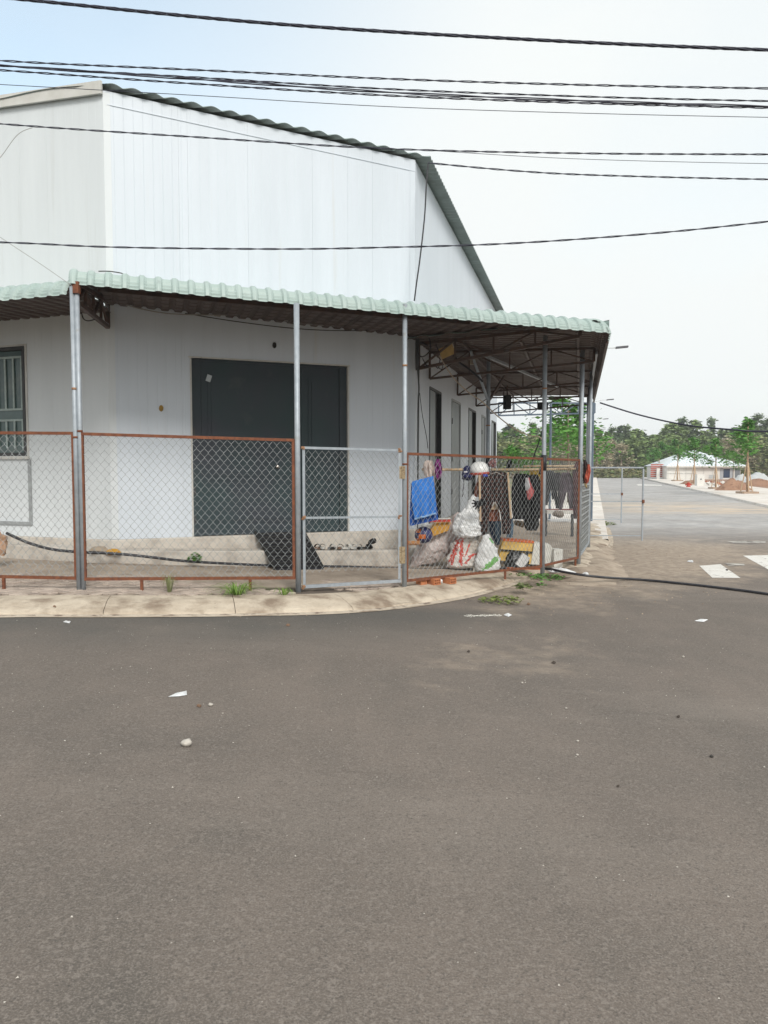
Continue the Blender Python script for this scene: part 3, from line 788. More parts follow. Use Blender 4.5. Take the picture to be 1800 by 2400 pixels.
# posts
P1 = V2(-3.50, 8.70); P2 = V2(-1.046, 9.20); P3 = V2(.269, 9.89); P4 = V2(2.47, 11.76); P5 = V2(3.36, 13.05)
def post(root, P, r, ztop, lean=(0, 0), m=GALV, collar=None):
    mb = MB(); z0 = zg(P.x) - .05; mb.tube([(P.x, P.y, z0), (P.x + lean[0], P.y + lean[1], ztop)], r, 14)
    o = mb.build('post', m, root, smooth=True)
    for zc in (collar or []):
        c = MB(); f = (zc - z0) / (ztop - z0); c.tube([(P.x + lean[0] * f, P.y + lean[1] * f, zc - .012), (P.x + lean[0] * f, P.y + lean[1] * f, zc + .012)], r + .003, 14); c.build('weld_ring', RUSTW if zc > 2 else RUST, o, smooth=True)
    return o
def ftop(P): return soffit_z(P, FE0, FE1, FZ0, FZ1, fN)
def stop_(P): return soffit_z(P, SE0, SE1, SZ0, SZ1, sN)
zp1 = FZ0 + .03
post(front, P1 + V2(-.022, 0), .026, zp1 - .05, collar=[1.75, 2.3]); post(front, P1 + V2(.026, .012), .028, zp1, collar=[1.82])
mb = MB(); mb.bar((P1.x + .03, P1.y + .0, zp1 - .13), (P1.x + .03, P1.y + .0, zp1 + .0), .065, .065); mb.build('post_cap', RUST, front)
post(front, P2, .034, ftop(P2 + fN * .1) - .03)
post(front, P3, .031, ftop(P3 + fN * .1) - .04, collar=[2.72, 1.45])
post(front, P4, .034, ftop(P4) - .06, collar=[2.62])
post(side, P5, .036, stop_(P5) - .05, lean=(.02, 0), m=GALV)
mb = MB(); mb.bar((P5.x + .0, P5.y + .09, -.3), (P5.x + .02, P5.y + .09, stop_(P5) - .1), .05, .03); mb.build('post', GALV, side)
for tt, r in ((4.3, .034), (7.4, .034), (10.2, .034)):
    P = C2 + SD * tt + SN * 2.86; post(side, P, r, stop_(P) - .05)
PM = V2(.1365 * 14.0, 14.0); post(side, PM, .036, stop_(PM) - .05, collar=[2.18])
mb = MB(); mb.tube([(PM.x, PM.y, 1.32), (PM.x, PM.y, 1.62)], .043, 12); mb.build('black_wrap', BLACKR, side, smooth=True)
mb = MB(); mb.tube([(P4.x, P4.y, 1.36), (P4.x, P4.y, 1.60)], .044, 10); mb.tube([(P4.x - .05, P4.y, 1.30), (P4.x - .03, P4.y, 1.42)], .03, 8); mb.build('black_wrap', BLACKR, front, smooth=True)
# front awning framing
mb = MB(); a = FE0 + fN * .22; b_ = FE1 + fN * .22 - fD * .3; mb.bar((a.x, a.y, ftop(a) - .035), (b_.x, b_.y, ftop(b_) - .035), .04, .05); mb.build('purlin', TRUSS, front)
a = FE0 + fN * .95 + fD * .25; b_ = FE1 + fN * .95 - fD * 1.7; mb = MB(); mb.bar((a.x, a.y, ftop(a) - .035), (b_.x, b_.y, ftop(b_) - .035), .04, .05); mb.build('purlin', TRUSS, front)
def truss(root, A, za, B, zb2, drop, m, nweb=5, w=.035, name='truss'):
    mb = MB(); A = Vector(A); B = Vector(B)
    ta, tb = Vector((A.x, A.y, za)), Vector((B.x, B.y, zb2)); ba, bb = Vector((A.x, A.y, za - drop[0])), Vector((B.x, B.y, zb2 - drop[1]))
    mb.bar(ta, tb, w, w); mb.bar(ba, bb, w, w); mb.bar(ta, ba, w, w)
    for i in range(nweb):
        p = ta.lerp(tb, i / nweb); q = ba.lerp(bb, (i + 1) / nweb); p2 = ba.lerp(bb, i / nweb); q2 = ta.lerp(tb, (i + 1) / nweb)
        mb.bar(p2, q2, w * .6, w * .6) if i % 2 == 0 else mb.bar(p, q, w * .6, w * .6)
        if i: mb.bar(p, p2, w * .6, w * .6)
    mb.bar(tb, bb, w, w)
    return mb.build(name, m, root)
# bracket at the left corner
zc1 = at(228, 704, 10.6).z
P1i = P1 + (C1 - P1) * .06
truss(front, P1i, zp1 + .02, C1 + FN * .05, zp1 + .2, (.22, zp1 + .2 - zc1), TRUSS, 4, .05, 'bracket')
mb = MB(); mb.bar((P1i.x, P1i.y, zp1 - .2), ((C1 + FN * .08).x, (C1 + FN * .08).y, zc1 + .02), .03, .03); mb.build('brace', GALV, front)
# side awning framing
for tt in (1.1, 4.3, 7.4, 10.25):
    W_ = C2 + SD * tt + SN * .04; Q = C2 + SD * tt + SN * 2.86
    truss(side, W_, stop_(W_) - .05, Q, stop_(Q) - .04, (.46, .22), TRUSS, 4, .038)
W_ = C2 + SN * .06 + SD * .05; Q = TIP - SD * .0 - SN * .35 + V2(0, .2)
truss(side, W_, stop_(W_) - .06, Q, stop_(Q) - .05, (.40, .14), TRUSS, 4, .045)
for o_ in (.75, 1.7, 2.6, 3.02):
    a = C2 + SD * (.2 if o_ < 2 else -.5) + SN * o_; b_ = C2 + SD * 10.3 + SN * o_; mb = MB(); mb.bar((a.x, a.y, stop_(a) - .028), (b_.x, b_.y, stop_(b_) - .028), .04, .04); mb.build('purlin', TRUSS, side)
for (a0, o0, a1, o1) in ((1.4, 1.0, 6.9, 2.1), (1.2, 2.9, 10, 2.9)):
    a = C2 + SD * a0 + SN * o0; b_ = C2 + SD * a1 + SN * o1; mb = MB(); mb.bar((a.x, a.y, stop_(a) - .09), (b_.x, b_.y, stop_(b_) - .09), .045, .045); mb.build('brace', GALV, side)
# braces at the middle post
for (u, v, dy) in ((1017, 792, -.6), (1090, 812, .4)):
    q = at(u - 0, v - 55 if u < 1050 else v - 0, 14 + dy); p = Vector((PM.x, PM.y, at(1053, 868, 14).z)); mb = MB(); 
    q.z = min(q.z, stop_(V2(q.x, q.y)) - .05); mb.bar(p, q, .035, .035); mb.build('brace', GALV if u < 1050 else TRUSS, side)
# far open truss past the sheets, on thin blue posts
fr_ = thing('steel_portal', (5.6, 24, -.33), 'open blue-grey steel truss frame beyond the awning end', 'steel frame')
A = C3 + SD * .3 + SN * .02; B = C3 + SD * .3 + SN * 3.1
truss(fr_, A, at(1100, 868, 25).z, B, at(1240, 893 - 20, 25).z, (.42, .32), BLUETR, 6, .05)
for o_ in (1.72, 3.05):
    p = C3 + SD * .3 + SN * o_; mb = MB(); mb.tube([(p.x, p.y, -.35), (p.x, p.y, at(1195, 870, 25).z)], .04, 8); mb.build('post', BLUETR, fr_)

# ------------------------------------------------------------------ fence
def wire_mesh(P, D, L, zb0, zt0, zb1, zt1, w=.088, h=.108, r=.0024):
    "chain-link between bottom and top rails; zb/zt at both ends"
    mb = MB(); n = int(L / (w / 2)); N = V2(D.y, -D.x); w2 = L / n
    for i in range(n):
        x0 = i * w2; x1 = x0 + w2; pts = []
        zb_ = lerp(zb0, zb1, (x0 + w2 / 2) / L); zt_ = lerp(zt0, zt1, (x0 + w2 / 2) / L); m = int((zt_ - zb_) / (h / 2)); hh = (zt_ - zb_) / m
        for k in range(m + 1):
            left_ = (k + i) % 2 == 0
            x = (x0 if left_ else x1) + random.uniform(-.003, .003); y = (.004 if left_ else -.004)
            # curls: the wire hooks round its neighbour, so the node has a short upright piece
            z = zb_ + hh * k + random.uniform(-.002, .002)
            e = (-.0035 if left_ else .0035)
            if k: pts.append(P + D * (x - e * .5) + N * y + Vector((0, 0, z - .006)))
            pts.append(P + D * (x + e) + N * y * 1.4 + Vector((0, 0, z)))
            if k < m: pts.append(P + D * (x - e * .5) + N * y + Vector((0, 0, z + .006)))
        mb.tube(pts, r, 3, cap=False)
    return mb
def fence_panel(A, B, zb0, zt0, zb1, zt1, m, label, legs=(), w=.034, gap=.05, group='chain-link fence panels round the yard'):
    D = (B - A).normalized(); A = A + D * gap; B = B - D * gap; L = (B - A).length
    root = thing('fence_panel', (A.x, A.y, zg(A.x)), label, 'fence', group)
    mb = MB(); a0 = A + Vector((0, 0, zb0)); a1 = A + Vector((0, 0, zt0)); b0 = B + Vector((0, 0, zb1)); b1 = B + Vector((0, 0, zt1))
    Dw = D * (w / 2)
    mb.bar(a0 - Dw, b0 + Dw, w, w); mb.bar(a1 - Dw, b1 + Dw, w, w)
    mb.bar(a0 + Vector((0, 0, w / 2 + .001)), a1 - Vector((0, 0, w / 2 + .001)), w * .98, w * .98); mb.bar(b0 + Vector((0, 0, w / 2 + .001)), b1 - Vector((0, 0, w / 2 + .001)), w * .98, w * .98)
    mb.build('frame', m, root)
    wm_ = wire_mesh(A + D * (w / 2), D, L - w, zb0 + w / 2, zt0 - w / 2, zb1 + w / 2, zt1 - w / 2); wm_.build('wire_mesh', WIRE, root)
    for f in legs:
        p = A.lerp(B, f); mb = MB(); mb.bar((p.x, p.y, zg(p.x) - .03), (p.x, p.y, lerp(zb0, zb1, f) - w / 2 - .001), w * .9, w * .9); mb.build('leg', m, root)
    return root
P0 = V2(-6.1, 8.84)
z = lambda v, P: at(0, v, P.y).z
fence_panel(P0, P1, z(1243, P1), z(932, P1), z(1249, P1), z(936, P1), RUST, 'rusty framed chain-link panel left of the first post, before the window', legs=(.1, .655))
fence_panel(P1, P2, z(1251, P1), z(937, P1), z(1248, P2), z(951, P2), RUST, 'widest rusty chain-link panel between the first two posts, before the dark door', legs=(.26, .78))
fence_panel(P3, P4, z(1255, P3), z(980, P3), z(1223, P4), z(991, P4), RUST, 'rusty chain-link panel in front of the sacks and hung clothes', legs=(.30 + .4,), gap=.045)
fence_panel(P4, P5, z(1222, P4), z(991, P4), z(1204, P5), z(994, P5), RUST, 'narrow rusty chain-link panel at the street corner beside the trousers', legs=(.93,), gap=.04)
P6 = C2 + SD * 4.3 + SN * 2.86
fence_panel(P5, P6, -.14, 1.49, -.18, 1.45, GALV, 'grey steel fence panel seen edge-on behind the corner post', gap=.05)
# gate
gA, gB = P2 + V2(.055, .02), P3 - V2(.05, .03); gD = (gB - gA).normalized()
gate = thing('gate', (gA.x, gA.y, zg(gA.x)), 'galvanised chain-link gate hinged on the third post, open mesh with middle rail', 'gate')
zbl, zbr, ztl, ztr = z(1268, P2), z(1254, P3), z(967, P2), z(973, P3); zml, zmr = z(1119, P2), z(1116, P3); w = .030
mb = MB(); V = lambda p, zz: Vector((p.x, p.y, zz))
mb.bar(V(gA, ztl), V(gB, ztr), w, w); mb.bar(V(gA, zbl), V(gB, zbr), w, w * 1.3)
mb.bar(V(gA + gD * .02, zbl + .026), V(gA + gD * .02, ztl - .02), w, w); mb.bar(V(gB - gD * .02, zbr + .026), V(gB - gD * .02, ztr - .02), w, w); mb.bar(V(gA + gD * .04, zml), V(gB - gD * .04, zmr), w * .85, w * .85)
mb.build('frame', GALV, gate)
L = (gB - gA).length
wm_ = wire_mesh(gA + gD * .04 - V2(0, .012), gD, L - .08, zml + .0, ztl - .03, zmr + .0, ztr - .03); k = wire_mesh(gA + gD * .04 - V2(0, .012), gD, L - .08, zbl + .17, zml - .0, zbr + .17, zmr - .0)
wm_.add(k.v, k.f); wm_.build('wire_mesh', WIRE, gate)
for p, zz in ((gA, ztl), (gA, zml), (gB, zmr), (gA, zbl), (gB, ztr)):
    mb = MB(); c = V(p + gD * (.015 if p is gA else -.015) - V2(0, .012), zz)
    for _ in range(7):
        q = c + Vector((random.uniform(-.018, .018), -random.uniform(0, .012), random.uniform(-.018, .018))); mb.box(q, (random.uniform(.012, .024),) * 3, M=Matrix.Rotation(random.random() * 3, 3, Vector((1, .5, .2))))
    mb.build('weld', RUSTW, gate)
for v0, v1 in ((1007, 1034), (1180, 1216)):
    mb = MB(); za, zb_ = at(0, v1, P3.y).z, at(0, v0, P3.y).z; c = P3 - gD * .036 - V2(0, .036)
    for sx in (-.021, .021): mb.box((c.x + sx, c.y, (za + zb_) / 2), (.034, .006, zb_ - za))
    mb.tube([(c.x, c.y - .006, za - .004), (c.x, c.y - .006, zb_ + .004)], .008, 8)
    for sx in (-.024, .024):
        for f in (.15, .5, .85): mb.tube([(c.x + sx, c.y - .002, lerp(za, zb_, f)), (c.x + sx, c.y - .007, lerp(za, zb_, f))], .006, 6)
    mb.build('hinge', BRASS, gate)
# two far gate leaves standing open towards the street
def leaf_frame(A, B, z0, z1, mids, label, mids_v=()):
    root = thing('gate_leaf', (A.x, A.y, z0), label, 'gate'); mb = MB(); w = .033
    mb.bar(V(A, z1), V(B, z1), w, w); mb.bar(V(A, z0 + .12), V(B, z0 + .12), w * .6, w * .6); mb.bar(V(A, z0 + .13), V(A, z1 - .03), w, w); mb.bar(V(B, z0), V(B, z1 - .03), w, w)
    for m_ in mids: mb.bar(V(A, m_), V(B, m_), w * .7, w * .7)
    mb.build('frame', GALV, root)
    mb = MB()
    for m_ in mids[:1]: mb.box((B.x, B.y - .03, m_), (.05, .05, .08))
    mb.build('latch', RUST, root)
    return root
YL = 17.8; a = at(1266, 1010, YL); b_ = at(1390, 1010, YL)
leaf_frame(a, b_, at(0, 1168, YL).z, a.z, [at(0, 1083, YL).z], 'nearer grey steel gate leaf standing open over the side street edge')
YL = 23.6; a = at(1271, 1010, YL); b_ = at(1344, 1010, YL)
leaf_frame(a, b_, at(0, 1130, YL).z, a.z, [at(0, 1067, YL).z], 'farther narrow steel gate leaf behind the nearer one')
# ------------------------------------------------------------------ cloth, bags, small things
def cloth(name, rows, Y, m, label, cat, nx=22, ny=26, amp=.018, folds=3.0, th=.010, ph=0., group=None, parent=None, dY=0, slant=0, ragged=.0, build=True, base=None):
    "rows: (v, uL, uR) from top to bottom, hanging in the plane at distance Y"
    mb = base or MB(); F_ = []; B_ = []
    v0, v1 = rows[0][0], rows[-1][0]
    for j in range(ny + 1):
        t = j / ny; v = lerp(v0, v1, t); uL = interp(v, [(r[0], r[1]) for r in rows]); uR = interp(v, [(r[0], r[2]) for r in rows]); fr = []; br = []
        for i in range(nx + 1):
            s_ = i / nx; u = lerp(uL, uR, s_); vv = v + slant * (s_ - .5) + (ragged * fbm((s_ * 4, ph, 7)) * 10 if j == ny else 0)
            yy = Y + dY * s_; p = at(u, vv, yy)
            w_ = amp * (.35 + .65 * t) * (math.sin(2 * math.pi * folds * s_ + ph + .8 * math.sin(3 * t + ph)) + .55 * math.sin(2 * math.pi * folds * 1.9 * s_ + 2 * ph + 2 * t)) + amp * 1.2 * fbm((s_ * 3, t * 3, ph + 4))
            edge = math.sin(math.pi * min(1, max(0, s_))) ** .35 if 0 < s_ < 1 else 0; h = th * (.25 + .75 * edge)
            fr.append((p.x, p.y - h / 2 + w_, p.z)); br.append((p.x, p.y + h / 2 + w_, p.z))
        F_.append(fr); B_.append(br)
    mb.grid(F_, flip=False); mb.grid(B_, flip=True)
    mb.grid([[a[0], b_[0]] for a, b_ in zip(F_, B_)], flip=False); mb.grid([[a[-1], b_[-1]] for a, b_ in zip(F_, B_)], flip=True)
    mb.grid([F_[0], B_[0]]); mb.grid([F_[-1], B_[-1]])
    if not build: return mb
    o = mb.build(name, m, parent, smooth=True)
    if parent is None: tag(o, label, cat, group)
    return o
def bag(name, axis, Y, m, label, cat, depth=.75, n=30, crumple=.02, fs=5., seed=0, group=None, parent=None, floor=None, mb=None, build=True, steps=26, flat=0):
    "axis: (u, v, halfwidth px); rings square to the axis"
    pts = [(at(u, v, Y), h * Y / F) for u, v, h in axis]; mb = mb or MB(); rings = []
    tot = len(pts) - 1
    for k in range(steps + 1):
        q = k / steps * tot; i = min(int(q), tot - 1); f = q - i
        f_ = f
        c = pts[i][0].lerp(pts[i + 1][0], f_); r = lerp(pts[i][1], pts[i + 1][1], f_ if 0 < i < tot - 1 else (math.sin(f_ * math.pi / 2) if i == 0 else 1 - math.cos(f_ * math.pi / 2)))
        d = (pts[i + 1][0] - pts[i][0]).normalized(); side_ = Vector((0, -1, 0)); x = d.cross(side_).normalized(); ring = []
        for a_ in range(n):
            a = 2 * math.pi * a_ / n; dirv = x * math.cos(a) + side_ * math.sin(a) * depth
            p = c + dirv * r; nn = mnoise.ridged_multi_fractal(p * fs + Vector((seed, 0, 0)), 1.0, 2.0, 4, .9, 1.5) - 1.0
            n2 = abs(fbm(p * fs * 4 + Vector((seed, 3, 0)))); p = c + dirv * (r + (crumple * nn - crumple * .9 * n2) * clamp(r / .1))
            if floor is not None:
                zf = (zg(p.x) if floor == 'g' else floor) + .003
                if p.z < zf: p.z = zf
            ring.append(tuple(p))
        rings.append(ring + [ring[0]])
    mb.grid(rings, flip=False)
    for r_, fl in ((rings[0], 0), (rings[-1], 1)):
        k = len(mb.v); mb.v += r_[:-1]; f = tuple(range(k, k + n)); mb.f.append(f if fl else f[::-1]); mb.m.append(0)
    if not build: return mb
    o = mb.build(name, m, parent, smooth=True)
    if parent is None: tag(o, label, cat, group)
    return o
def Z8r(rows): return [(Z8(0, y)[1], Z8(a, 0)[0], Z8(b, 0)[0]) for y, a, b in rows]
def Z8a(ax): return [(Z8(x, y)[0], Z8(x, y)[1], h / 3.318 * .92167) for x, y, h in ax]

BLUE = mat('bright_blue_towelling', (.030, .17, .56), (.045, .22, .66), 12, .95, bump=.003, bscale=120, stain=(.02, .10, .38), sscale=9, slo=.55, shi=.8)
BLUED = plain('deep_blue_towelling', (.015, .085, .36), .95)
WHITEB = mat('white_plastic_bag', (.66, .67, .68), (.76, .76, .76), 9, .4, bump=.03, bscale=11)
# towel on a line
t_ = thing('towel', tuple(at(960, 1200, 11.3)), 'bright blue towel folded over the line beside the third post', 'towel')
cloth('back_layer', Z8r([(345, 112, 270), (500, 104, 300), (625, 100, 318), (682, 102, 322)]), 11.33, BLUED, '', '', parent=t_, amp=.012, folds=1.5, slant=-14)
cloth('front_layer', Z8r([(338, 118, 284), (480, 116, 300), (628, 136, 304)]), 11.26, BLUE, '', '', parent=t_, amp=.012, folds=1.6, slant=-12)
cloth('hem', Z8r([(622, 136, 304), (636, 140, 304)]), 11.245, plain('pale_blue_hem', (.28, .48, .8)), '', '', parent=t_, amp=.012, folds=1.6, slant=-12, ny=3)
cloth('cloth', Z8r([(196, 222, 276), (235, 205, 290), (300, 212, 296), (345, 225, 290), (385, 285, 305)]), 11.45, plain('pale_pink_cloth', (.62, .52, .47)), 'pale pinkish cloth bunched above the blue towel', 'cloth', amp=.035, folds=2.4, ph=1)
cloth('shirt', Z8r([(185, 310, 335), (225, 295, 350), (280, 286, 356), (320, 296, 345), (348, 312, 328)]), 11.42, plain('purple_fabric', (.19, .022, .16)), 'small purple top hanging between the towel and the pole', 'shirt', amp=.03, folds=2, ph=2)
# bamboo rails
BAMB = mat('bamboo', (.56, .42, .27), (.44, .31, .18), 6, .7, stain=(.28, .18, .10), sscale=12)
def pole(name, pts, r, m, label, cat, n=8, group=None, knots=True):
    mb = MB(); P = []; rs = []
    for a, b_ in zip(pts, pts[1:]):
        k = 10
        for i in range(k): P.append(Vector(a).lerp(Vector(b_), i / k)); rs.append(r * (1.18 if knots and i % 5 == 0 else 1))
    P.append(Vector(pts[-1])); rs.append(r); mb.tube(P, r, n, rs=rs); return tag(mb.build(name, m, smooth=True), label, cat, group)
pole('bamboo_pole', [at(*Z8(200, 268), 11.6), at(*Z8(510, 268), 11.9), at(*Z8(620, 275), 12.1)], .020, BAMB, 'short bamboo rail holding the cap beside the towel', 'pole', group='bamboo drying rails')
pole('bamboo_pole', [at(*Z8(735, 268), 12.55), at(*Z8(1120, 266), 13.15), at(*Z8(1392, 262), 13.5)], .020, BAMB, 'long bamboo rail carrying the black shirt and the trousers', 'pole', group='bamboo drying rails')
pole('bamboo_pole', [at(*Z8(985, 242), 13.8), at(*Z8(1385, 240), 14.4)], .018, BAMB, 'thin upper bamboo rail behind the long one', 'pole', group='bamboo drying rails')
# leaning sticks
LW = mat('pale_timber', (.58, .42, .28), (.50, .35, .22), 5, .8)
def stick(p, q, w, lab):
    mb = MB(); mb.bar(p, q, w, w * .6); tag(mb.build('timber_stick', LW), lab, 'stick')
stick(at(*Z8(642, 300), 12.45), at(*Z8(650, 672), 12.38), .05, 'pale timber stick upright left of the patterned shirt')
stick(at(*Z8(862, 290), 12.45), at(*Z8(888, 650), 12.38), .045, 'pale timber stick leaning right of the patterned shirt')
# cap
cap = thing('cap', tuple(at(*Z8(548, 355), 11.7)), 'navy blue cap with hanging strap hooked on the bamboo rail', 'cap')
NAVY = plain('navy_fabric', (.012, .014, .075), .8)
bag('crown', Z8a([(548, 236, 8), (548, 262, 34), (548, 300, 44), (546, 336, 40), (545, 352, 26)]), 11.7, NAVY, '', '', parent=cap, crumple=.008, fs=9)
bag('peak', Z8a([(508, 318, 6), (530, 322, 16), (560, 322, 17), (590, 316, 8)]), 11.58, NAVY, '', '', parent=cap, crumple=.002, depth=2.2, steps=12)
mb = MB(); mb.box(at(*Z8(535, 285), 11.56), (.055, .004, .02)); mb.build('badge', plain('white_badge', (.7, .7, .72)), cap)
mb = MB(); mb.tube([at(*Z8(x, y), 11.66) for x, y in ((520, 345), (522, 380), (514, 430), (516, 455), (508, 480))], .007, 6); mb.build('strap', BLACKR, cap)
# helmet
hel = thing('helmet', tuple(at(*Z8(645, 312), 11.6)), 'white open-face helmet with red and blue rim hung beside the cap', 'helmet')
hc_ = at(*Z8(642, 268), 11.65); mb = MB(); rings = []
for k in range(13):
    a = math.pi * .62 * k / 12
    rings.append([hc_ + Vector((.150 * math.sin(a) * math.cos(b_), .165 * math.sin(a) * math.sin(b_), .128 * math.cos(a))) for b_ in [2 * math.pi * j / 26 for j in range(27)]])
mb.grid(rings, flip=True); mb.build('shell', mat('glossy_white_shell', (.78, .78, .77), None, rough=.25), hel, smooth=True)
mb = MB(); rr = []
for (dz, sc_) in ((-.042, 1.02), (-.05, 1.06), (-.075, 1.04), (-.08, .98)):
    rr.append([hc_ + Vector((.146 * sc_ * math.cos(b_), .160 * sc_ * math.sin(b_), dz + .012 * math.cos(b_))) for b_ in [2 * math.pi * j / 26 for j in range(27)]])
mb.grid(rr, flip=True); mb.build('rim', plain('red_rim', (.42, .06, .035), .4), hel, smooth=True)
mb = MB(); mb.box(hc_ + Vector((.07, -.17, -.085)), (.07, .02, .035)); mb.build('rim_patch', plain('blue_patch', (.02, .06, .45), .4), hel)
# long patterned shirt on a hanger
def patterned():
    m = bpy.data.materials.new('brown_patterned_fabric'); m.use_nodes = True; n = m.node_tree.nodes; l = m.node_tree.links; b = n['Principled BSDF']; b.inputs['Roughness'].default_value = .9
    g = n.new('ShaderNodeNewGeometry'); mp = n.new('ShaderNodeMapping'); mp.inputs['Scale'].default_value = (13, 0, 17); l.new(g.outputs['Position'], mp.inputs[0])
    v = n.new('ShaderNodeTexVoronoi'); v.inputs['Scale'].default_value = 1; v.inputs['Randomness'].default_value = .25; l.new(mp.outputs[0], v.inputs['Vector'])
    r = n.new('ShaderNodeValToRGB'); r.color_ramp.elements[0].position = .18; r.color_ramp.elements[0].color = (.10, .045, .035, 1); r.color_ramp.elements[1].position = .42; r.color_ramp.elements[1].color = (.018, .009, .009, 1)
    l.new(v.outputs['Distance'], r.inputs[0]); l.new(r.outputs[0], b.inputs['Base Color']); return m
PAT = patterned()
sh = thing('shirt', tuple(at(*Z8(770, 780), 12.5)), 'long dark brown patterned shirt on a hanger, open at the lower front', 'shirt')
cloth('body', Z8r([(278, 715, 800), (292, 668, 862), (400, 655, 872), (520, 652, 880)]), 12.5, PAT, '', '', parent=sh, amp=.022, folds=2.5)
cloth('left_skirt', Z8r([(520, 652, 752), (600, 650, 722), (700, 648, 708), (782, 645, 702)]), 12.5, PAT, '', '', parent=sh, amp=.022, folds=1.2, ph=.5, nx=12)
cloth('right_skirt', Z8r([(520, 770, 880), (600, 806, 884), (700, 818, 888), (770, 820, 885)]), 12.5, PAT, '', '', parent=sh, amp=.022, folds=1.2, ph=1.5, nx=12)
cloth('sleeve', Z8r([(300, 640, 672), (380, 614, 655), (480, 596, 642)]), 12.47, plain('brown_red_fabric', (.16, .055, .035)), '', '', parent=sh, amp=.014, folds=1.5, nx=10)
mb = MB(); mb.tube([at(*Z8(x, y), 12.49) for x, y in ((705, 318), (745, 295), (780, 290), (835, 318))], .006, 6); mb.tube([at(*Z8(x, y), 12.49) for x, y in ((772, 290), (770, 272), (782, 258), (792, 268))], .005, 6); mb.build('hanger', plain('pale_wire', (.5, .45, .4)), sh)
cloth('cloth', Z8r([(555, 735, 785), (600, 722, 800), (668, 716, 806)]), 12.65, plain('terracotta_cloth', (.30, .105, .062)), 'terracotta cloth seen in the opening of the patterned shirt', 'cloth', amp=.02, folds=2)
mb = MB(); q = [at(*Z8(x, y), 12.6) for x, y in ((728, 578), (762, 525), (800, 578))]
mb.add([p + Vector((0, d, 0)) for d in (-.012, .012) for p in q], [(0, 1, 2), (5, 4, 3), (0, 3, 4, 1), (1, 4, 5, 2), (2, 5, 3, 0)]); tag(mb.build('board', LW), 'triangular piece of pale board above the terracotta cloth', 'board')
# gloves
gl_ = thing('gloves', tuple(at(*Z8(640, 600), 11.3)), 'pair of black work gloves hung over the mesh by the white bag', 'gloves')
BG = plain('black_knit', (.012, .012, .014), .95)
for k, (bx, by, fing) in enumerate([((632, 535), None, [(590, 505), (583, 530), (590, 560), (612, 578), (640, 592)]), ((670, 518), None, [(652, 492), (676, 488), (696, 510), (698, 535), (662, 560)])]):
    mb = bag('x', Z8a([(bx[0] - 26, bx[1] - 8, 6), (bx[0] - 8, bx[1] - 2, 24), (bx[0] + 14, bx[1] + 2, 24), (bx[0] + 30, bx[1] + 4, 8)]), 11.2, BG, '', '', crumple=.006, build=False, depth=.5, steps=12) if False else MB()
    bag('x', Z8a([(bx[0] - 30, bx[1] - 6, 5), (bx[0] - 10, bx[1] - 2, 24), (bx[0] + 12, bx[1] + 2, 24), (bx[0] + 30, bx[1] + 4, 6)]), 11.3, BG, '', '', crumple=.006, build=False, depth=.5, steps=12, mb=mb)
    for fx, fy in fing:
        a = at(*Z8(*bx), 11.3); e = at(*Z8(fx, fy), 11.27); mb.tube([a, a.lerp(e, .5) + Vector((0, -.01, .006)), e], .013, 7, rs=[.016, .015, .009])
    mb.build('glove', BG, gl_, smooth=True)
# jeans behind
DEN = mat('blue_denim', (.075, .13, .19), (.11, .18, .25), 9, .95, stain=(.02, .035, .06), sscale=5)
DEND = mat('dark_denim', (.014, .024, .055), (.03, .05, .09), 9, .95)
j1 = thing('jeans', tuple(at(*Z8(760, 855), 12.85)), 'blue jeans hanging low behind the patterned shirt', 'jeans')
cloth('leg', Z8r([(668, 712, 755), (760, 722, 768), (855, 768, 790)]), 12.85, DEND, '', '', parent=j1, nx=10, amp=.02, folds=1.4)
cloth('leg', Z8r([(668, 756, 812), (760, 764, 812), (850, 778, 800)]), 12.80, DEN, '', '', parent=j1, nx=10, amp=.02, folds=1.4, ph=1)
cloth('jeans', Z8r([(640, 872, 905), (700, 868, 910), (796, 852, 902)]), 12.85, DEN, 'faded blue jeans leg below the leaning timber stick', 'jeans', nx=10, amp=.02, folds=1.2)
# black clothes
BLK = plain('black_cloth', (.010, .010, .012), .95)
o = thing('shirt', tuple(at(*Z8(990, 660), 13.15)), 'big black shirt with wide sleeves on the long bamboo rail', 'shirt')
cloth('body', Z8r([(300, 925, 1010), (330, 905, 1095), (420, 892, 1108), (560, 895, 1108), (655, 905, 1105)]), 13.15, BLK, '', '', parent=o, amp=.03, folds=3)
cloth('sleeve', Z8r([(305, 1045, 1095), (360, 1035, 1118), (520, 1060, 1124), (650, 1070, 1120)]), 13.07, BLK, '', '', parent=o, amp=.02, folds=1.5, nx=12)
cloth('trousers', Z8r([(655, 985, 1105), (700, 990, 1110), (742, 1010, 1090)]), 13.25, plain('faded_black_cloth', (.025, .026, .026)), 'black trousers bundled beneath the black shirt', 'trousers', amp=.03, folds=2)
cloth('cloth', Z8r([(330, 1002, 1030), (400, 1000, 1052), (430, 1008, 1068), (468, 1014, 1060), (502, 1018, 1034)]), 12.95, plain('coral_pink_cloth', (.62, .17, .17)), 'coral pink rag pinned on the black shirt', 'cloth', amp=.02, folds=1.4, nx=12)
cloth('cloth', Z8r([(330, 1002, 1022), (400, 998, 1040), (430, 1004, 1020)]), 12.91, plain('pale_grey_print', (.5, .5, .52)), 'pale grey scrap above the coral pink rag', 'cloth', amp=.01, folds=1, nx=8)
cloth('cloth', Z8r([(262, 1045, 1112), (300, 1030, 1118), (345, 1040, 1122), (375, 1092, 1124)]), 13.40, plain('mustard_cloth', (.33, .22, .03)), 'mustard yellow cloth over the rail left of the fourth post', 'cloth', amp=.02, folds=2, nx=14)
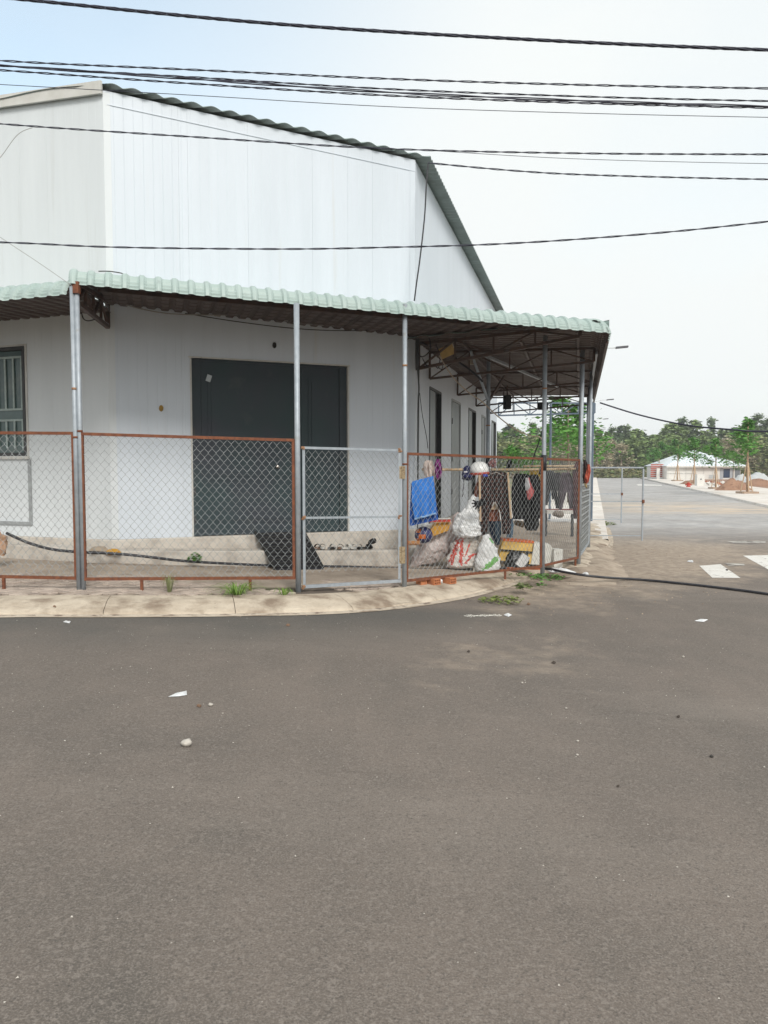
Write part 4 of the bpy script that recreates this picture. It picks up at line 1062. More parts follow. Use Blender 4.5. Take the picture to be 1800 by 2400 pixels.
cloth('cloth', Z8r([(300, 880, 1000), (330, 886, 960), (345, 890, 905)]), 13.30, plain('cream_cloth', (.5, .44, .36)), 'cream cloth draped over the rail beside the black shirt', 'cloth', amp=.02, folds=2, nx=14)
cloth('cloth', Z8r([(190, 868, 892), (225, 852, 898), (262, 850, 884), (285, 862, 876)]), 13.05, BLK, 'small black cloth hung high above the rail', 'cloth', amp=.02, folds=1.5, nx=10)
cloth('cloth', Z8r([(186, 735, 768), (215, 712, 775), (240, 720, 775), (252, 738, 762)]), 11.5, mat('pink_floral_fabric', (.34, .17, .16), (.12, .05, .06), 40, .9, lo=.45, hi=.55), 'small pink floral bundle tied on top of the panel frame', 'cloth', amp=.03, folds=2, nx=12)
# trousers behind the corner panel
def trousers(top, hip, knees, legs, Y, m, label, ph):
    r = thing('trousers', tuple(at(*Z8(hip[1], legs[0][0]), Y)), label, 'trousers', 'trousers on the bamboo rail')
    cloth('seat', Z8r([top, hip, knees]), Y, m, '', '', parent=r, amp=.02, folds=2, nx=14, ph=ph)
    for k, L in enumerate(legs): cloth('leg', Z8r([(knees[0], knees[1] if k == 0 else (knees[1] + knees[2]) / 2 + 1, (knees[1] + knees[2]) / 2 - 1 if k == 0 else knees[2]), L]), Y, m, '', '', parent=r, amp=.02, folds=1.2, nx=8, ny=16, ph=ph + k)
trousers((278, 1160, 1222), (340, 1156, 1240), (430, 1156, 1245), [(545, 1156, 1172), (500, 1205, 1222)], 13.7, plain('charcoal_cloth', (.035, .036, .042)), 'charcoal trousers nearest the fourth post', .4)
trousers((290, 1215, 1270), (340, 1212, 1290), (430, 1212, 1282), [(570, 1238, 1262), (578, 1262, 1284)], 13.9, plain('dark_grey_cloth', (.055, .05, .06)), 'dark grey trousers hanging longest on the rail', 1.4)
trousers((290, 1280, 1345), (340, 1272, 1372), (440, 1268, 1378), [(580, 1262, 1286), (572, 1342, 1368)], 13.6, plain('mauve_grey_cloth', (.15, .11, .14)), 'mauve grey trousers in the middle of the rail', 2.2)
cloth('shirt', Z8r([(205, 1398, 1425), (280, 1366, 1428), (420, 1376, 1420), (560, 1372, 1412), (650, 1376, 1405)]), 13.5, mat('maroon_fabric', (.085, .018, .028), (.14, .05, .055), 12, .9), 'long maroon garment at the street end of the rail', 'shirt', amp=.03, folds=1.8, nx=12, ph=.5)
mb = thing('cloth', tuple(at(*Z8(1475, 400), 13.0)), 'bundle of dark and orange-red cloth tied to the corner post', 'cloth')
cloth('dark_layer', Z8r([(192, 1452, 1470), (240, 1452, 1492), (300, 1450, 1486), (375, 1452, 1468)]), 12.95, plain('dark_brown_cloth', (.055, .035, .035)), '', '', parent=mb, amp=.04, folds=1.5, nx=12)
cloth('red_layer', Z8r([(225, 1484, 1500), (270, 1478, 1508), (320, 1466, 1500), (362, 1464, 1492), (378, 1464, 1478)]), 12.9, plain('coral_orange_cloth', (.56, .13, .08)), '', '', parent=mb, amp=.03, folds=1.5, nx=12)
cloth('tan_layer', Z8r([(372, 1456, 1476), (400, 1464, 1482), (412, 1472, 1480)]), 12.9, plain('tan_cloth', (.4, .3, .16)), '', '', parent=mb, amp=.01, folds=1, nx=8, ny=6)

# ---- sacks and rubbish on the pavement
def fabric_print(name, base, prints, rough=.6):
    "prints: (colour, centre, angle, halfwidth, halfheight, noise) patches placed on world XZ"
    m = bpy.data.materials.new(name); m.use_nodes = True; n = m.node_tree.nodes; l = m.node_tree.links; b = n['Principled BSDF']; b.inputs['Roughness'].default_value = rough
    g = n.new('ShaderNodeNewGeometry'); c = None
    tx = n.new('ShaderNodeTexNoise'); tx.inputs['Scale'].default_value = 24; l.new(g.outputs['Position'], tx.inputs['Vector'])
    w = n.new('ShaderNodeTexNoise'); w.inputs['Scale'].default_value = 5; w.inputs['Detail'].default_value = 6; l.new(g.outputs['Position'], w.inputs['Vector'])
    x = n.new('ShaderNodeMix'); x.data_type = 'RGBA'; x.inputs[6].default_value = (*base, 1); x.inputs[7].default_value = (*[q * .78 for q in base], 1)
    l.new(w.outputs['Fac'], x.inputs[0]); c = x.outputs[2]
    def mth(op, a, d=None):
        q = n.new('ShaderNodeMath'); q.operation = op
        for i, z_ in ((0, a), (1, d)):
            if z_ is None: continue
            if isinstance(z_, (int, float)): q.inputs[i].default_value = z_
            else: l.new(z_, q.inputs[i])
        return q.outputs[0]
    for (colr, P, ang, hw, hh, brk) in prints:
        mp = n.new('ShaderNodeMapping'); mp.vector_type = 'TEXTURE'; mp.inputs['Location'].default_value = (P.x, 0, P.z); mp.inputs['Rotation'].default_value = (0, ang, 0); mp.inputs['Scale'].default_value = (hw, 1, hh)
        l.new(g.outputs['Position'], mp.inputs[0]); sp = n.new('ShaderNodeSeparateXYZ'); l.new(mp.outputs[0], sp.inputs[0])
        nb_ = mth('MULTIPLY', mth('SUBTRACT', tx.outputs['Fac'], .5), brk)
        ins = mth('MULTIPLY', mth('LESS_THAN', mth('ADD', mth('ABSOLUTE', sp.outputs[0]), nb_), 1), mth('LESS_THAN', mth('ADD', mth('ABSOLUTE', sp.outputs[2]), nb_), 1))
        x = n.new('ShaderNodeMix'); x.data_type = 'RGBA'; l.new(ins, x.inputs[0]); l.new(c, x.inputs[6]); x.inputs[7].default_value = (*colr, 1); c = x.outputs[2]
    l.new(c, b.inputs['Base Color'])
    bp = n.new('ShaderNodeBump'); bp.inputs['Distance'].default_value = .07; l.new(w.outputs['Fac'], bp.inputs['Height']); l.new(bp.outputs[0], b.inputs['Normal'])
    return m
PINKS = mat('pinkish_woven_plastic', (.52, .44, .42), (.62, .55, .53), 7, .4, stain=(.38, .30, .28), sscale=6, bump=.035, bscale=10)
bag('sack', Z8a([(108, 1020, 16), (165, 975, 62), (240, 900, 116), (330, 830, 122), (410, 760, 100), (450, 690, 58), (480, 600, 14)]), 12.0, PINKS, 'large pinkish see-through sack slumped against the white bag', 'sack', depth=.6, crumple=.045, fs=4, floor='g', steps=64, n=64)
bag('plastic_bag', Z8a([(594, 462, 9), (592, 510, 30), (575, 580, 64), (552, 650, 104), (545, 720, 120), (548, 775, 106), (548, 795, 64)]), 11.65, WHITEB, 'plump white plastic bag standing on the printed rice sack', 'bag', depth=.55, crumple=.05, fs=5, steps=64, n=64)
RED = (.50, .07, .05)
yA = 11.8
W8 = lambda x, y: at(*Z8(x, y), yA)
RICE = fabric_print('white_sack_red_print', (.66, .62, .58), [((.45, .40, .35), W8(590, 850), R(8), .09, .12, .9), (RED, W8(443, 905), R(18), .030, .20, 3.2), (RED, W8(495, 890), R(4), .028, .20, 3.2), (RED, W8(545, 880), R(20), .012, .10, 2.2), (RED, W8(650, 850), R(24), .018, .05, 1.2), (RED, W8(578, 928), R(70), .018, .07, 1.0), (RED, W8(545, 965), R(40), .014, .06, 2.4)])
bag('sack', Z8a([(560, 790, 84), (550, 815, 104), (530, 880, 124), (520, 950, 138), (520, 1005, 138), (522, 1030, 100)]), 11.8, RICE, 'white woven rice sack with red print, below the white bag', 'sack', depth=.6, crumple=.04, fs=5, floor='g', steps=60, n=64)
GREEN = fabric_print('white_sack_green_print', (.74, .74, .74), [((.16, .40, .11), at(*Z8(732, 988), 11.62), R(52), .042, .12, 1.6), ((.16, .40, .11), at(*Z8(700, 1015), 11.62), R(60), .02, .09, 2.0), ((.14, .34, .12), at(*Z8(735, 820), 11.62), R(-35), .014, .05, .5), ((.42, .05, .08), at(*Z8(650, 800), 11.62), R(10), .015, .05, .5)])
bag('sack', Z8a([(712, 768, 4), (700, 800, 40), (700, 870, 78), (706, 950, 98), (708, 1010, 106), (708, 1050, 92)]), 11.62, GREEN, 'white sack with a green printed patch, in front at the panel middle', 'sack', depth=.5, crumple=.03, fs=5, floor='g', steps=60, n=60)
# cardboard boxes
YEL = mat('yellow_printed_card', (.68, .42, .09), (.74, .50, .14), 3, .7, stain=(.6, .36, .1), sscale=5)
def plank_box(name, pts, Y, th, m, label, cat, tilt=0, parent=None):
    "slab whose front face has four pixel corners; its back lies th behind"
    q = [at(u, v, Y + dy) for (u, v), dy in zip(pts, (tilt, tilt, 0, 0))]; mb = MB(); b_ = [p + Vector((.01, th, 0)) for p in q]
    mb.add(q + b_, [(3, 2, 1, 0), (4, 5, 6, 7), (0, 1, 5, 4), (1, 2, 6, 5), (2, 3, 7, 6), (3, 0, 4, 7)]); o = mb.build(name, m, parent)
    if parent is None: tag(o, label, cat)
    return o
bx = thing('carton', tuple(at(*Z8(920, 985), 12.7)), 'yellow carton with orange top edge and black stripe lying by the fourth post', 'box')
plank_box('face', [Z8(820, 822), Z8(1068, 842), Z8(1040, 1002), Z8(792, 972)], 12.7, .28, YEL, '', '', tilt=.10, parent=bx)
plank_box('top_edge', [Z8(822, 806), Z8(1072, 828), Z8(1069, 841), Z8(820, 821)], 12.79, .3, plain('orange_red_card', (.62, .14, .04)), '', '', tilt=.02, parent=bx)
plank_box('stripe', [Z8(804, 886), Z8(1058, 906), Z8(1056, 918), Z8(802, 897)], 12.715, .01, plain('black_print', (.02, .02, .02)), '', '', tilt=.01, parent=bx)
STY = mat('white_foam', (.74, .73, .68), (.66, .64, .58), 8, .8, stain=(.45, .42, .35), sscale=10, slo=.6, shi=.8)
mb = MB(); q = [at(*Z8(x, y), 12.72) for x, y in ((1070, 838), (1160, 846), (1192, 852), (1216, 884), (1196, 985), (1180, 1010), (1042, 1004))]
n_ = len(q); mb.add(q + [p + Vector((.02, .32, .0)) for p in q], [tuple(range(n_))[::-1], tuple(range(n_, 2 * n_))] + [(i, (i + 1) % n_, (i + 1) % n_ + n_, i + n_) for i in range(n_)])
tag(mb.build('foam_box', STY), 'white foam box with cut corner beside the yellow carton', 'box')
mb = MB(); p = at(*Z8(1237, 985), 12.75); p.z = zg(p.x) + .14; mb.box(p, (.155, .2, .30), rz=.2); tag(mb.build('foam_block', STY), 'small upright white foam block right of the foam box', 'block')
BB = mat('black_bin_bag', (.010, .010, .011), (.03, .03, .032), 12, .28, bump=.01, bscale=20)
bb = thing('bin_bag', tuple(at(*Z8(930, 1030), 12.35)), 'crumpled black bin bag with a white carton in it before the yellow carton', 'bag')
bag('bag', Z8a([(925, 896, 22), (922, 915, 58), (925, 955, 92), (928, 1000, 108), (925, 1030, 96)]), 12.35, BB, '', '', parent=bb, depth=.5, crumple=.05, fs=6, floor='g')
bag('bag_handle', Z8a([(1008, 940, 16), (1012, 915, 12), (1016, 898, 4)]), 12.4, BB, '', '', parent=bb, crumple=.01)
mb = MB(); mb.box(at(*Z8(978, 976), 12.0), (.14, .06, .21), M=Matrix.Rotation(R(35), 3, 'Y')); mb.build('carton_scrap', plain('white_card', (.7, .7, .7)), bb)
# things behind the sack on the left
mb = MB(); q = [at(*Z8(x, y), 11.75) for x, y in ((300, 688), (420, 676), (400, 742), (270, 790), (246, 760))]; n_ = 5
mb.add(q + [p + Vector((0, .25, 0)) for p in q], [tuple(range(n_))[::-1], tuple(range(n_, 2 * n_))] + [(i, (i + 1) % n_, (i + 1) % n_ + n_, i + n_) for i in range(n_)]); 
cb = tag(mb.build('carton', plain('orange_yellow_card', (.66, .34, .05))), 'orange-yellow carton with red and white rim behind the pinkish sack', 'box')
mb = MB(); mb.bar(at(*Z8(255, 668), 11.7), at(*Z8(418, 664), 11.7), .03, .035); mb.build('rim', plain('red_card', (.55, .06, .04)), cb)
mb = MB(); mb.bar(at(*Z8(255, 668), 11.7) + Vector((0, -.01, .035)), at(*Z8(418, 664), 11.7) + Vector((0, -.01, .035)), .02, .02); mb.build('rim', plain('white_card2', (.7, .68, .64)), cb)
bag('plastic_bag', Z8a([(190, 690, 12), (215, 700, 38), (235, 722, 44), (240, 745, 20)]), 11.85, WHITEB, 'small white bag behind the orange ball and carton', 'bag', crumple=.02)
bl = thing('ball', tuple(at(*Z8(208, 815), 11.6)), 'worn orange and navy ball on the ledge beside the wall corner', 'ball'); bc = at(*Z8(208, 775), 11.6)
rings = [[bc + Vector((.14 * math.sin(a) * math.cos(b_), .14 * math.sin(a) * math.sin(b_), .13 * math.cos(a))) for b_ in [2 * math.pi * j / 22 for j in range(23)]] for a in [math.pi * k / 12 for k in range(13)]]
mb = MB(); mb.grid(rings, flip=True); mb.build('skin', mat('navy_ball_skin', (.03, .04, .16), (.03, .03, .07), 6, .5), bl, smooth=True)
mb = MB()
for k, (a0, b0) in enumerate([(1.0, 3.9), (1.7, 4.5), (2.2, 3.8)]):
    R2 = .1425; c = [[bc + Vector((R2 * math.sin(a0 + da) * math.cos(b0 + db), R2 * math.sin(a0 + da) * math.sin(b0 + db), .1325 * math.cos(a0 + da))) for db in [q * .13 for q in range(-3, 4)]] for da in [q * .13 for q in range(-2, 3)]]; mb.grid(c, flip=True)
mb.build('panel', plain('orange_panel', (.62, .15, .02)), bl, smooth=True)
pole('timber_log', [at(*Z8(70, 838), 11.5), at(*Z8(180, 838), 11.5)], .035, plain('orange_brown_wood', (.42, .2, .08)), 'short round orange-brown log on the step by the ball', 'log', knots=False)
mb = MB(); A_ = at(*Z8(602, 1040), 10.1); B_ = at(*Z8(760, 1058), 10.1)
tray = thing('tray', tuple(A_), 'shallow white frame lying on the ground before the green printed sack', 'tray')
mb = MB(); a = ground(*Z8(600, 1062)); b_ = ground(*Z8(760, 1062)); up = Vector((0, 0, .035)); back = Vector((.03, .35, 0))
for p, q_ in ((a, b_), (a, a + back), (b_, b_ + back), (a + back, b_ + back)): mb.bar(p + up, q_ + up, .03, .07)
mb.build('frame', plain('cream_plastic', (.62, .57, .50)), tray)
mb = MB(); a = ground(*Z8(870, 1062)) + Vector((0, .2, .03)); b_ = ground(*Z8(1120, 1058)) + Vector((0, .1, .03)); mb.bar(a, b_, .16, .02); tag(mb.build('board', plain('orange_red_board', (.5, .13, .04))), 'flat orange-red board under the panel by the fourth post', 'board')
cloth('plastic_sheet', [(Z8(0, 1046)[1], Z8(1130, 0)[0], Z8(1300, 0)[0]), (Z8(0, 1062)[1], Z8(1150, 0)[0], Z8(1360, 0)[0])], 11.55, WHITEB, 'crumpled pale plastic sheet on the ground at the foot of the fourth post', 'plastic sheet', ny=4, amp=.05, folds=4) if False else None
def ground_scrap(name, pts, h, m, label, cat, crumple=.015, base=0.0, group=None):
    "thin irregular sheet on the ground, pixel outline"
    c = [ground(u, v, base) for u, v in pts]; cen = sum(c, Vector()) / len(c); mb = MB(); top = []; n = len(c)
    rings = []
    for f in (1, .7, .4, .12):
        rg = []
        for i in range(n * 3):
            p = c[i // 3].lerp(c[(i // 3 + 1) % n], (i % 3) / 3); p = cen.lerp(p, f); zz = zg(p.x) + base + .003 + h * (1 - f ** 2) + crumple * (.5 + fbm((p.x * 14, p.y * 14, 3))) * (1 if f < 1 else .2)
            rg.append((p.x, p.y, zz))
        rings.append(rg + [rg[0]])
    mb.grid(rings, flip=False); k = len(mb.v); mb.v += rings[-1][:-1]; mb.f.append(tuple(range(k, k + n * 3))[::-1]); mb.m.append(0)
    return tag(mb.build(name, m, smooth=False), label, cat, group)
ground_scrap('plastic_sheet', [Z8(1140, 1050), Z8(1190, 1038), Z8(1300, 1050), Z8(1400, 1072), Z8(1330, 1078), Z8(1200, 1066)], .03, WHITEB, 'crumpled pale plastic sheet on the ground at the foot of the fourth post', 'plastic sheet', .03)
ground_scrap('plastic_scrap', [ZA(375, 985), ZA(380, 972), ZA(470, 975), ZA(472, 992), ZA(420, 998)], .02, plain('sea_green_plastic', (.02, .33, .22), .4), 'sea green plastic scrap on the dirt by the crossing', 'litter', .02, -KH)
ground_scrap('plastic_scrap', [ZA(310, 975), ZA(318, 950), ZA(345, 940), ZA(362, 955), ZA(350, 985)], .05, WHITEB, 'small crumpled white plastic beside the green scrap', 'litter', .04, -KH)
ground_scrap('plastic_scrap', [ZA(205, 985), ZA(240, 972), ZA(275, 985), ZA(250, 998)], .02, WHITEB, 'flattened white plastic just behind the black hose', 'litter', .02, -KH + .05)
ground_scrap('plastic_scrap', [ZA(1028, 884), ZA(1040, 876), ZA(1078, 880), ZA(1076, 892)], .02, WHITEB, 'white scrap on the asphalt above the near crossing stripe', 'litter', .01, -KH)
ground_scrap('paper_scrap', [(363, 1506), (380, 1498), (403, 1493), (404, 1502), (388, 1505)], .006, WHITEB, 'white paper scrap with a tail on the open asphalt', 'litter', .006, -KH)
ground_scrap('paper_scrap', [(136, 1344), (142, 1341), (153, 1343), (150, 1347)], .006, WHITEB, 'small white scrap near the kerb, left of centre', 'litter', .006, -KH)
ground_scrap('paper_scrap', [(101, 1328), (104, 1325), (117, 1327), (115, 1331)], .008, WHITEB, 'white scrap lying in the kerb gutter below the first post', 'litter', .006, -KH)
ground_scrap('paper_scrap', [(1500, 1342), (1512, 1338), (1530, 1339), (1520, 1344)], .005, WHITEB, 'thin white scrap on the asphalt below the crossing stripe', 'litter', .006, -KH)
ground_scrap('paper_scrap', [(1088, 1329), (1096, 1326), (1106, 1329), (1098, 1333)], .008, WHITEB, 'white crumpled scrap at the end of the spilled white grains', 'litter', .01, -KH)
LEAFD = plain('dry_leaf', (.22, .13, .08)); 
for i, (u, v, w, c) in enumerate([(430, 1527, 9, 0), (118, 1311, 7, 0), (385, 1326, 9, 0), (1570, 1252 - 20, 6, 1), (1142, 1306, 8, 0), (1012, 1409, 6, 1), (1196, 1433, 9, 1), (1335, 1700, 6, 1), (1465, 1550, 7, 1), (622, 1352, 8, 0)]):
    m = LEAFD if c == 0 else plain('dark_leaf', (.06, .045, .035))
    lab = ['curled orange-brown leaf beside the round pebble', 'orange leaf fragment lying on the kerb slope', 'orange leaf crumbs in the gutter at a kerb joint', 'dark bit of debris before the crossing stripe', 'dry brown twig leaf on the dirt by the far weeds', 'small dark leaf below the spilled grains', 'brown leaf on the asphalt right of centre', 'dark twig piece in the lower right asphalt', 'dark leaf on the asphalt far right', 'orange crumb on asphalt in front of the second post'][i]
    w *= .6
    ground_scrap('leaf_litter', [(u - w, v), (u - w * .3, v - w * .5), (u + w, v - w * .2), (u + w * .4, v + w * .45)], .008, m, lab, 'leaf', .012, -KH if not i == 1 else -.05)
def pebble(u, v, r, m, label, base=-KH, sq=.7):
    p = ground(u, v, base); mb = MB(); rg = []
    for k in range(9):
        a = math.pi * k / 8; rg.append([p + Vector((r * math.sin(a) * math.cos(b_), r * math.sin(a) * math.sin(b_), r * sq * .85 + r * sq * math.cos(a))) * 1 + Vector(3 * [0]) for b_ in [2 * math.pi * j / 12 for j in range(13)]])
    rg = [[q + (q - p) * .22 * fbm(tuple((q - p) * (1.2 / r) + Vector((u, 0, 0)))) for q in r_] for r_ in rg]
    for r_ in rg: r_[-1] = r_[0]
    mb.grid(rg, flip=True); tag(mb.build('pebble', m, smooth=True), label, 'stone')
PEB = mat('pale_stone', (.50, .46, .41), (.38, .35, .31), 30, .9, bump=.004, bscale=60)
pebble(403, 1611, .032, PEB, 'largest pale pebble alone on the near asphalt')
pebble(455, 1525, .016, PEB, 'small pale pebble right of the orange leaf')
pebble(1097, 1331, .014, PEB, 'tiny pale pebble by the spilled grains') if False else None
for i, (u, v, r) in enumerate([(1223, 1531, .008), (1128, 1476, .009), (1476, 1420, .012), (1248, 1602, .008), (1537, 1636, .012), (1247, 1632, .008)]):
    pebble(u, v, r, PEB if i not in (4,) else plain('dark_stone', (.05, .045, .04)), ['tiny pebble on mid asphalt, near centre right', 'tiny pebble on the asphalt above its neighbour', 'pebble on asphalt at right below the hose', 'small bright pebble right of centre on the asphalt', 'dark pebble on the right asphalt', 'lower small bright pebble right of centre'][i])
# fine grit and crumbs nobody could count
mb = MB()
def chip(x, y, z, r):
    a = random.random() * 6.28; v = [Vector((x + r * math.cos(a + k * 2.1) * random.uniform(.6, 1.2), y + r * math.sin(a + k * 2.1) * random.uniform(.6, 1.2), z)) for k in range(3)] + [Vector((x, y, z + r * .7))]
    mb.add(v, [(0, 1, 3), (1, 2, 3), (2, 0, 3)])
for _ in range(420):
    s_ = random.uniform(0, cum[-1] * .8); c, n = kerb_at(s_); o_ = random.choice([-.09, -.05, -.02, .56, .6]) + random.gauss(0, .03); p = c + n * o_; chip(p.x, p.y, zg(p.x) + (-KH if o_ < 0 else 0) + .002, random.uniform(.003, .011))
for _ in range(900):
    P = random.choice(DUST[:4]); x = P[0].x + random.gauss(0, P[1] * .7); y = P[0].y + random.gauss(0, P[1] * .7); chip(x, y, roadz(x) + .001, random.uniform(.004, .018))
tag(mb.build('grit', mat('mixed_grit', (.42, .34, .26), None, island=(.2, .15, .11), rough=.95)), kind='stuff')
mb = MB()
for _ in range(1900):
    x = random.uniform(-5.5, 6.5); y = random.uniform(2.2, 8.2) if random.random() < .75 else random.uniform(5, 14); chip(x, y, roadz(x) + .001, random.uniform(.002, .0075))
tag(mb.build('gravel_chips', mat('pale_chips', (.62, .58, .52), None, island=(.13, .11, .10), rough=.9)), kind='stuff')
mb = MB(); p0 = ground(1005, 1331, -KH); p1 = ground(1082, 1329, -KH)
for _ in range(260):
    t = random.random(); p = p0.lerp(p1, t); x = p.x + random.gauss(0, .01); y = p.y + random.gauss(0, .03 * (.4 + math.sin(t * 9) ** 2)); chip(x, y, roadz(x) + .001, random.uniform(.004, .009))
tag(mb.build('spilled_grains', plain('white_grains', (.7, .68, .62))), kind='stuff')

# hollow bricks under the panel
def hollow_brick(u, v, label, tw=.0, hidden=False):
    p = ground(u, v); r = thing('hollow_brick', tuple(p), label, 'brick', 'hollow clay bricks under the panel'); Wd, H, Dp = .125, .082, .19; mb = MB()
    D = (P4 - P3).normalized(); rz = math.atan2(D.y, D.x) + tw; M = Matrix.Rotation(rz, 3, 'Z'); xs_ = [-Wd / 2, -.046, -.014, -.006 + .0, .018 - .0, .026, Wd / 2]
    cols = [(-Wd / 2, -.050), (-.024, -.014), (.012, .022), (.048, Wd / 2)]; holes = [(-.050, -.024), (-.014, .012), (.022, .048)]; zr = [(0, .012), (.036, .046), (.070, H)]; hz = [(.012, .036), (.046, .070)]
    def bx_(x0, x1, z0, z1, y0=-Dp / 2, y1=Dp / 2, m_=0): mb.box(p + M @ Vector(((x0 + x1) / 2, (y0 + y1) / 2, (z0 + z1) / 2)), (x1 - x0, y1 - y0, z1 - z0), M=M, mi=m_)
    for a, b_ in zr: bx_(-Wd / 2, Wd / 2, a, b_)
    for z0, z1 in hz:
        for a, b_ in cols: bx_(a, b_, z0, z1)
        for a, b_ in holes: bx_(a, b_, z0, z1, Dp / 2 - .05, Dp / 2 - .04)
    mb.build('body', mat('orange_clay', (.52, .20, .085), (.44, .16, .07), 14, .9, stain=(.3, .12, .07), sscale=20), r)
hollow_brick(*Z8(278, 1158), 'orange hollow clay brick in the middle of the row by the third post')
hollow_brick(*Z8(400, 1150), 'orange hollow clay brick at the right end of the row')
p = ground(*Z8(192, 1160)); mb = MB(); D = (P4 - P3).normalized(); mb.box(p + Vector((0, 0, .04)), (.11, .1, .08), rz=math.atan2(D.y, D.x)); tag(mb.build('clay_brick', mat('orange_clay', (.5, .2, .08))), 'plain side of an orange clay brick nearest the third post', 'brick', 'hollow clay bricks under the panel')
bag('plastic_bag', Z8a([(318, 1150, 4), (325, 1130, 16), (340, 1128, 16), (352, 1152, 4)]), ground(*Z8(335, 1158)).y + .05, WHITEB, 'scrap of white plastic squeezed between the hollow bricks', 'litter', crumple=.01, steps=10, n=12)

# black ribbed ramp at the door
rp_ = thing('door_ramp', tuple(ground(620, 1226)), 'black ribbed rubber ramp leaning from the door sill to the ground', 'ramp')
tl, tr = at(551, 1156, tfront(551) * FD.y + C1.y - .02), at(655, 1156, (C1 + FD * tfront(655)).y - .02)
tl.z = tr.z = ZB0 + .03
fo = FN * .78
bl_, br_ = tl + fo + FD * .12, tr + fo + FD * .06; bl_.z = zg(bl_.x) + .02; br_.z = zg(br_.x) + .02
bl_ += FD * -.02
mb = MB(); mb.add([tl, tr, br_, bl_] + [q - Vector((0, 0, .02)) for q in (tl, tr, br_, bl_)], [(0, 3, 2, 1), (4, 5, 6, 7), (0, 1, 5, 4), (1, 2, 6, 5), (2, 3, 7, 6), (3, 0, 4, 7)]); mb.build('base', BLACKR, rp_)
for k in range(11):
    f = (k + .7) / 11.4; a = tl.lerp(bl_, f) + Vector((0, 0, .012)); b_ = tr.lerp(br_, f) + Vector((0, 0, .012)); mb = MB(); mb.bar(a, b_, .035, .022); mb.build('rib', plain('dusty_black_rubber', (.022, .022, .022), .8), rp_)
for a, b_ in ((tl, bl_), (tr, br_)):
    mb = MB(); mb.bar(a + Vector((0, 0, .015)), b_ + Vector((0, 0, .015)), .03, .035); mb.build('edge', plain('dusty_black_rubber', (.022, .022, .022), .8), rp_)
# row of slippers on the step
def slipper(x, y, rz, m1, m2, label):
    p = at(*ZF(x, y), 11.86); q = (p - C1); off = q.dot(FN); p = C1 + FD * q.dot(FD) + FN * .22; p.z = steptop(p.x) + .006; r = thing('slipper', tuple(p), label, 'slipper', 'slippers in a row on the step'); M = Matrix.Rotation(rz, 3, 'Z'); mb = MB(); top = []; bo = []
    N_ = 20; outline = []
    for k in range(N_):
        a = 2 * math.pi * k / N_; lx = .125 * math.cos(a); ly = .045 * math.sin(a) * (1 + .18 * math.cos(a)); outline.append((lx, ly))
    for zz in (0, .022, .026):
        mb.v += [tuple(p + M @ Vector((lx * (1 if zz < .025 else .9), ly * (1 if zz < .025 else .85), zz + .012 * (lx < 0) * abs(lx) / .12))) for lx, ly in outline]
    for k in range(2):
        for j in range(N_): mb.f.append((k * N_ + j, k * N_ + (j + 1) % N_, (k + 1) * N_ + (j + 1) % N_, (k + 1) * N_ + j)); mb.m.append(0)
    mb.f.append(tuple(range(2 * N_, 3 * N_))); mb.m.append(0); mb.build('sole', m1, r)
    mb = MB(); P = []
    for k in range(9):
        a = math.pi * k / 8; P.append([p + M @ Vector((xx, .047 * math.cos(a), .022 + .052 * math.sin(a) * s_)) for xx, s_ in ((.01, .95), (.045, 1), (.085, .8))])
    mb.grid(P); mb.grid([[q + Vector((0, 0, .004)) for q in r_] for r_ in P], flip=True); mb.build('strap', m2, r)
WH = plain('off_white_rubber', (.6, .58, .54)); BK = plain('black_rubber_foam', (.014, .013, .013)); BRN = plain('brown_sole', (.2, .12, .08))
for i, (x, y, rz, a, b_, lab) in enumerate([(615, 385, .9, BRN, BK, 'leftmost brown-soled black slipper on the step'), (690, 380, 1.3, WH, BK, 'second slipper from the left, black strap on white sole'), (800, 375, .8, BK, WH, 'third slipper, pale strap over a black sole'), (905, 378, 1.1, BRN, BK, 'fourth slipper, black strap on brown sole'), (990, 372, .5, WH, WH, 'pale slipper in the middle of the row'), (1075, 370, .9, WH, WH, 'second pale slipper near the right of the row'), (1150, 372, 1.4, BK, WH, 'black-soled pale slipper right of the pale pair'), (1245, 362, .4, BK, BK, 'all black slipper at the right end of the row')]):
    slipper(x, y, rz + math.atan2(FD.y, FD.x), a, b_, lab)
bag('shoe', [(ZF(x, y)[0], ZF(x, y)[1], h / 5.0) for x, y, h in ((1215, 345, 14), (1245, 322, 30), (1272, 312, 34), (1298, 322, 12))], 11.9, BK, 'black shoe tipped up against the plinth behind the slippers', 'shoe', crumple=.008, steps=14)
# yellow cloth, cream cloth, weed on the step, sack on the far left
def onstep(u, v): 
    p = at(u, v, 10.6); k = (CAM.z - .12) / (CAM.z - at(u, v, 1).z * 1) if False else None
    d = ray(u, v); return CAM + d * ((.118 - CAM.z) / d.z)
def lump(name, u, v, wpx, hpx, m, label, cat, Y=None, **k):
    q = onstep(u, v) if Y is None else None; Y_ = q.y if Y is None else Y
    return bag(name, [(u - wpx, v - hpx * .2, hpx * .3), (u - wpx * .5, v - hpx * .45, hpx * .55), (u + wpx * .4, v - hpx * .5, hpx * .6), (u + wpx, v - hpx * .25, hpx * .2)], Y_, m, label, cat, depth=1.3, crumple=.03, fs=9, steps=18, n=22, **k)
lump('cloth', 245, 1198, 17, 12, plain('amber_yellow_cloth', (.60, .31, .03)), 'crumpled amber yellow cloth on the step', 'cloth', Y=10.3)
lump('cloth', 213, 1194, 20, 14, plain('beige_rag', (.45, .36, .27)), 'beige rag beside the amber cloth on the step', 'cloth', Y=10.3)
